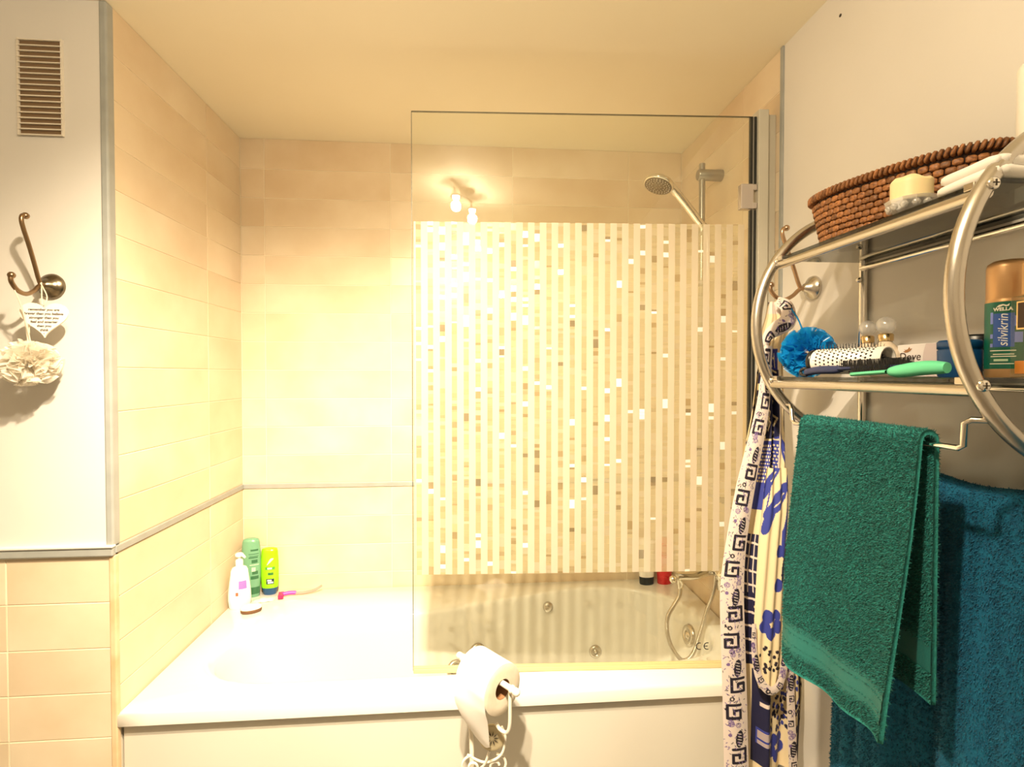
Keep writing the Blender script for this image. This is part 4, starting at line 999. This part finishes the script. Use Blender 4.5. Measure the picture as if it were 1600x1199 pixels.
def flat_brush(name, p0, p1, p2, m, label, hole=False, w0=.010, w1=.012, lift=.008):
    """p0 handle end, p1 head start, p2 head end"""
    p0, p1, p2 = Vector(p0), Vector(p1), Vector(p2); t = thing(name, (p1.x,p1.y,LOW), label, 'hairbrush')
    path = smooth_path([p0, p0.lerp(p1,.35)+Vector((0,0,.002)), p0.lerp(p1,.8), p1], 6); m_ = len(path)
    MB().tube(path, [.0052+(w0-.0052)*math.sin(PI*min(1,.15+.85*i/m_)) for i in range(m_)], 14).build('handle', m, t)
    dd = (p2-p1).normalized(); sd = dd.cross(Vector((0,0,1))).normalized(); up_ = sd.cross(dd); Lh = (p2-p1).length
    b = MB(); b.grid(lambda u_,v: p1+dd*Lh*v+sd*math.cos(2*PI*u_)*w1*(1-.55*v**4)+up_*math.sin(2*PI*u_)*.0035, 16, 10, True); b.build('head', m, t)
    b = MB()
    for i in range(int(Lh/.0042)):
        for k in range(6):
            p = p1+dd*(.004+i*.0042)+sd*w1*(-.8+1.6*k/5)*(.95)+up_*.003; b.tube([p, p+up_*.011+dd*random.uniform(-.001,.001)], .0006, 4)
    b.build('bristles', 'black_plastic', t, kind='stuff')
    if hole:
        MB().tube([p0+dd*-.004+Vector((.009*math.cos(2*PI*k/16)*dd.x*1.2, .009*math.cos(2*PI*k/16)*dd.y*1.2, .0065*math.sin(2*PI*k/16)+.001)) for k in range(16)], .0028, 8, True).build('hanging_loop', 'black_plastic', t)
    return t
flat_brush('flat_hairbrush', (.6345,.925,LOW+.008), (.644,.845,LOW+.014), (.661,.722,LOW+.017), 'navy_plastic', 'navy hairbrush with a looped handle at the shelf front', True, .0075, .011)
flat_brush('flat_hairbrush', (.650,.652,LOW+.0135), (.640,.737,LOW+.0085), (.634,.808,LOW+.0045), 'mint_plastic', 'mint green hairbrush lying handle towards the near end', False, .0105, .0095)
# perfume bottles
for (x, y, lab, s) in ((.775,.903,'round perfume bottle with a crystal ball stopper, nearer of the pair',1.),(.787,.962,'round perfume bottle with a crystal ball stopper, farther of the pair',.94)):
    c = (x,y,LOW); t = thing('perfume_bottle', c, lab, 'perfume bottle', 'ball stopper perfume bottles')
    MB().lathe([(.022*s,0),(.027*s,.004),(.030*s,.020),(.027*s,.040),(.018*s,.056),(.011*s,.064),(.010*s,.068)], c, n=28).build('glass_body', 'perfume_milk', t)
    MB().lathe([(.0125*s,.067),(.0125*s,.079),(.010*s,.081)], c, n=20).build('gold_collar', 'gold_metal', t)
    MB().sphere((x,y,LOW+.096*1), .0165*s, 14).build('ball_stopper', 'crystal', t)
# soap box
t = thing('soap_box', (.80,.842,LOW), 'white soap carton with a gold bird logo and dark lettering', 'box')
sx0 = .782; MB().box((sx0,.800,LOW+.0005),(.823,.884,LOW+.058),.001).build('carton', 'box_white', t)
fs = lambda u_,v,d_: (sx0-.0004-d_, .876-u_, LOW+.012+v)
b = MB(); b.grid(lambda u_,v: (sx0-.0003, 0.8005+.030*u_*(.6+.4*math.sin(2.2*v+.4)), LOW+.001+.0565*v), 8, 10); b.build('swirl_print', 'box_pink', t)
text('Dove', .0205, mat('umber_print',(.06,.035,.03),.5), t, lambda u_,v,d_: fs(u_-.004,v+.0235,d_), align='LEFT', shear=.12)
MB().prism([(.010,.032),(.018,.029),(.026,.030),(.034,.033),(.040,.040),(.033,.038),(.031,.044),(.026,.038),(.018,.036),(.013,.038),(.018,.034)], lambda u_,v,d_: fs(-.001+u_*.62,.0125+v*.66,d_), .0004).build('bird_logo', 'gold_print', t)
# blue tin
t = thing('blue_tub', (.720,.703,LOW), 'dark blue plastic tub behind the mint hairbrush handle', 'tub')
MB().lathe([(.021,0),(.0225,.003),(.0230,.040),(.0215,.041),(.0234,.0425),(.0234,.052),(.021,.055),(1e-4,.055)], (.720,.703,LOW), n=32, super_=3.2).build('tub_body', 'tin_blue', t)
# black lidded jar
t = thing('cream_jar', (.783,.735,LOW), 'white labelled jar with a tall black lid beside the hairspray', 'jar')
MB().lathe([(.026,0),(.027,.002),(.027,.038)], (.783,.735,LOW), n=32).build('jar_body', 'white_plastic', t); MB().lathe([(.0285,.0385),(.0285,.062),(.026,.0655),(1e-4,.066)], (.783,.735,LOW), n=32).build('lid', 'black_plastic', t)
for z in (.010,.018,.026,.033): lbl((.783,.735,LOW),.027,.027,-.6,-.5,.5,z,z+.0012,'black_print',t,'label_line')
# hairspray can
HC = Vector((.745,.657,LOW)); t = thing('hairspray_can', HC, 'green hairspray can with a tall copper gold cap', 'spray can'); hr = .0245
MB().lathe([(.0235,0),(.0245,.002),(.0245,.012)], HC, n=40).build('can_base', 'gold_cap', t)
MB().lathe([(.0246,.0121),(.0246,.104)], HC, n=40).build('can_label', 'can_green', t)
MB().lathe([(.0246,.1041),(.0243,.107),(.0236,.109),(.0238,.1095),(.0238,.152),(.0225,.158),(.017,.162),(1e-4,.163)], HC, n=40).build('cap', 'gold_cap', t)
hrz = math.atan2(HC.x, HC.y)   # side of the can that looks at the middle of the room
def hcyl(u_, v, d_, off=.0004):
    a = (u_-.0055)/hr; dx, dy = math.sin(a), -math.cos(a); cc, ss = math.cos(-hrz), math.sin(-hrz); r = hr+off+d_; return (HC.x+(dx*cc-dy*ss)*r, HC.y+(dx*ss+dy*cc)*r, HC.z+v)
def hpatch(u0,u1,z0,z1,m,name='label_print',off=.0003): b = MB(); b.grid(lambda u_,v: hcyl(u0+(u1-u0)*u_, z0+(z1-z0)*v, 0, off), 10, 2); b.build(name, m, t)
for z0,z1 in ((.048,.062),(.070,.084)): hpatch(.006,.021,z0,z1,'can_lilac')
hpatch(-.010,.012,.042,.088,'can_blue', off=.0005); 
for z0,z1 in ((.042,.047),(.054,.060),(.074,.090)): hpatch(-.014,-.0105,z0,z1,'can_lilac')
text('silvikrin', .0145, 'white_print', t, lambda u_,v,d_: hcyl(-v+.001, u_+.065, d_, .0009), shear=.2, bold=.0, ext=.0001)
text('WELLA', .0062, 'label_cream', t, lambda u_,v,d_: hcyl(u_, v+.0935, d_, .0006), bold=.0003, ext=.0001)
MB().prism([(-.007,.0965),(-.004,.0995),(0,.1005),(.004,.099),(.007,.101),(.006,.0975),(.003,.0970),(.0005,.0985),(-.003,.0968)], lambda u_,v,d_: hcyl(u_,v,d_,.0006), .0001).build('hair_logo', 'label_cream', t)
for z,u0,u1 in ((.0365,-.014,.014),(.0315,-.010,.012),(.0285,-.013,.014),(.0185,-.014,.012)): hpatch(u0,u1,z,z+.0012,'label_cream')
hpatch(-.009,.006,.0225,.0255,'pale_sage'); 
# perfume bottle at the near end
x0, x1, y0, y1 = .700,.740,.586,.6145
t = thing('perfume_bottle', (.72,.60,LOW), 'square clear perfume bottle with amber liquid at the near end of the shelf', 'perfume bottle')
MB().box((x0,y0,LOW),(x1,y1,LOW+.105),.0012).build('glass_body', 'clear_glass', t); MB().box((x0+.003,y0+.003,LOW+.005),(x1-.003,y1-.003,LOW+.022),.001).build('liquid', 'amber', t)
MB().box((x0+.008,y0+.005,LOW+.106),(x1-.008,y1-.005,LOW+.150),.002).build('cap', 'gold_cap', t)
MB().box((x0-.0008,y0+.002,LOW+.062),(x0-.0001,y1-.008,LOW+.098)).build('label_border', 'gold_metal', t); MB().box((x0-.0014,y0+.004,LOW+.064),(x0-.0009,y1-.010,LOW+.096)).build('label', mat('label_brown',(.05,.025,.015),.5), t)
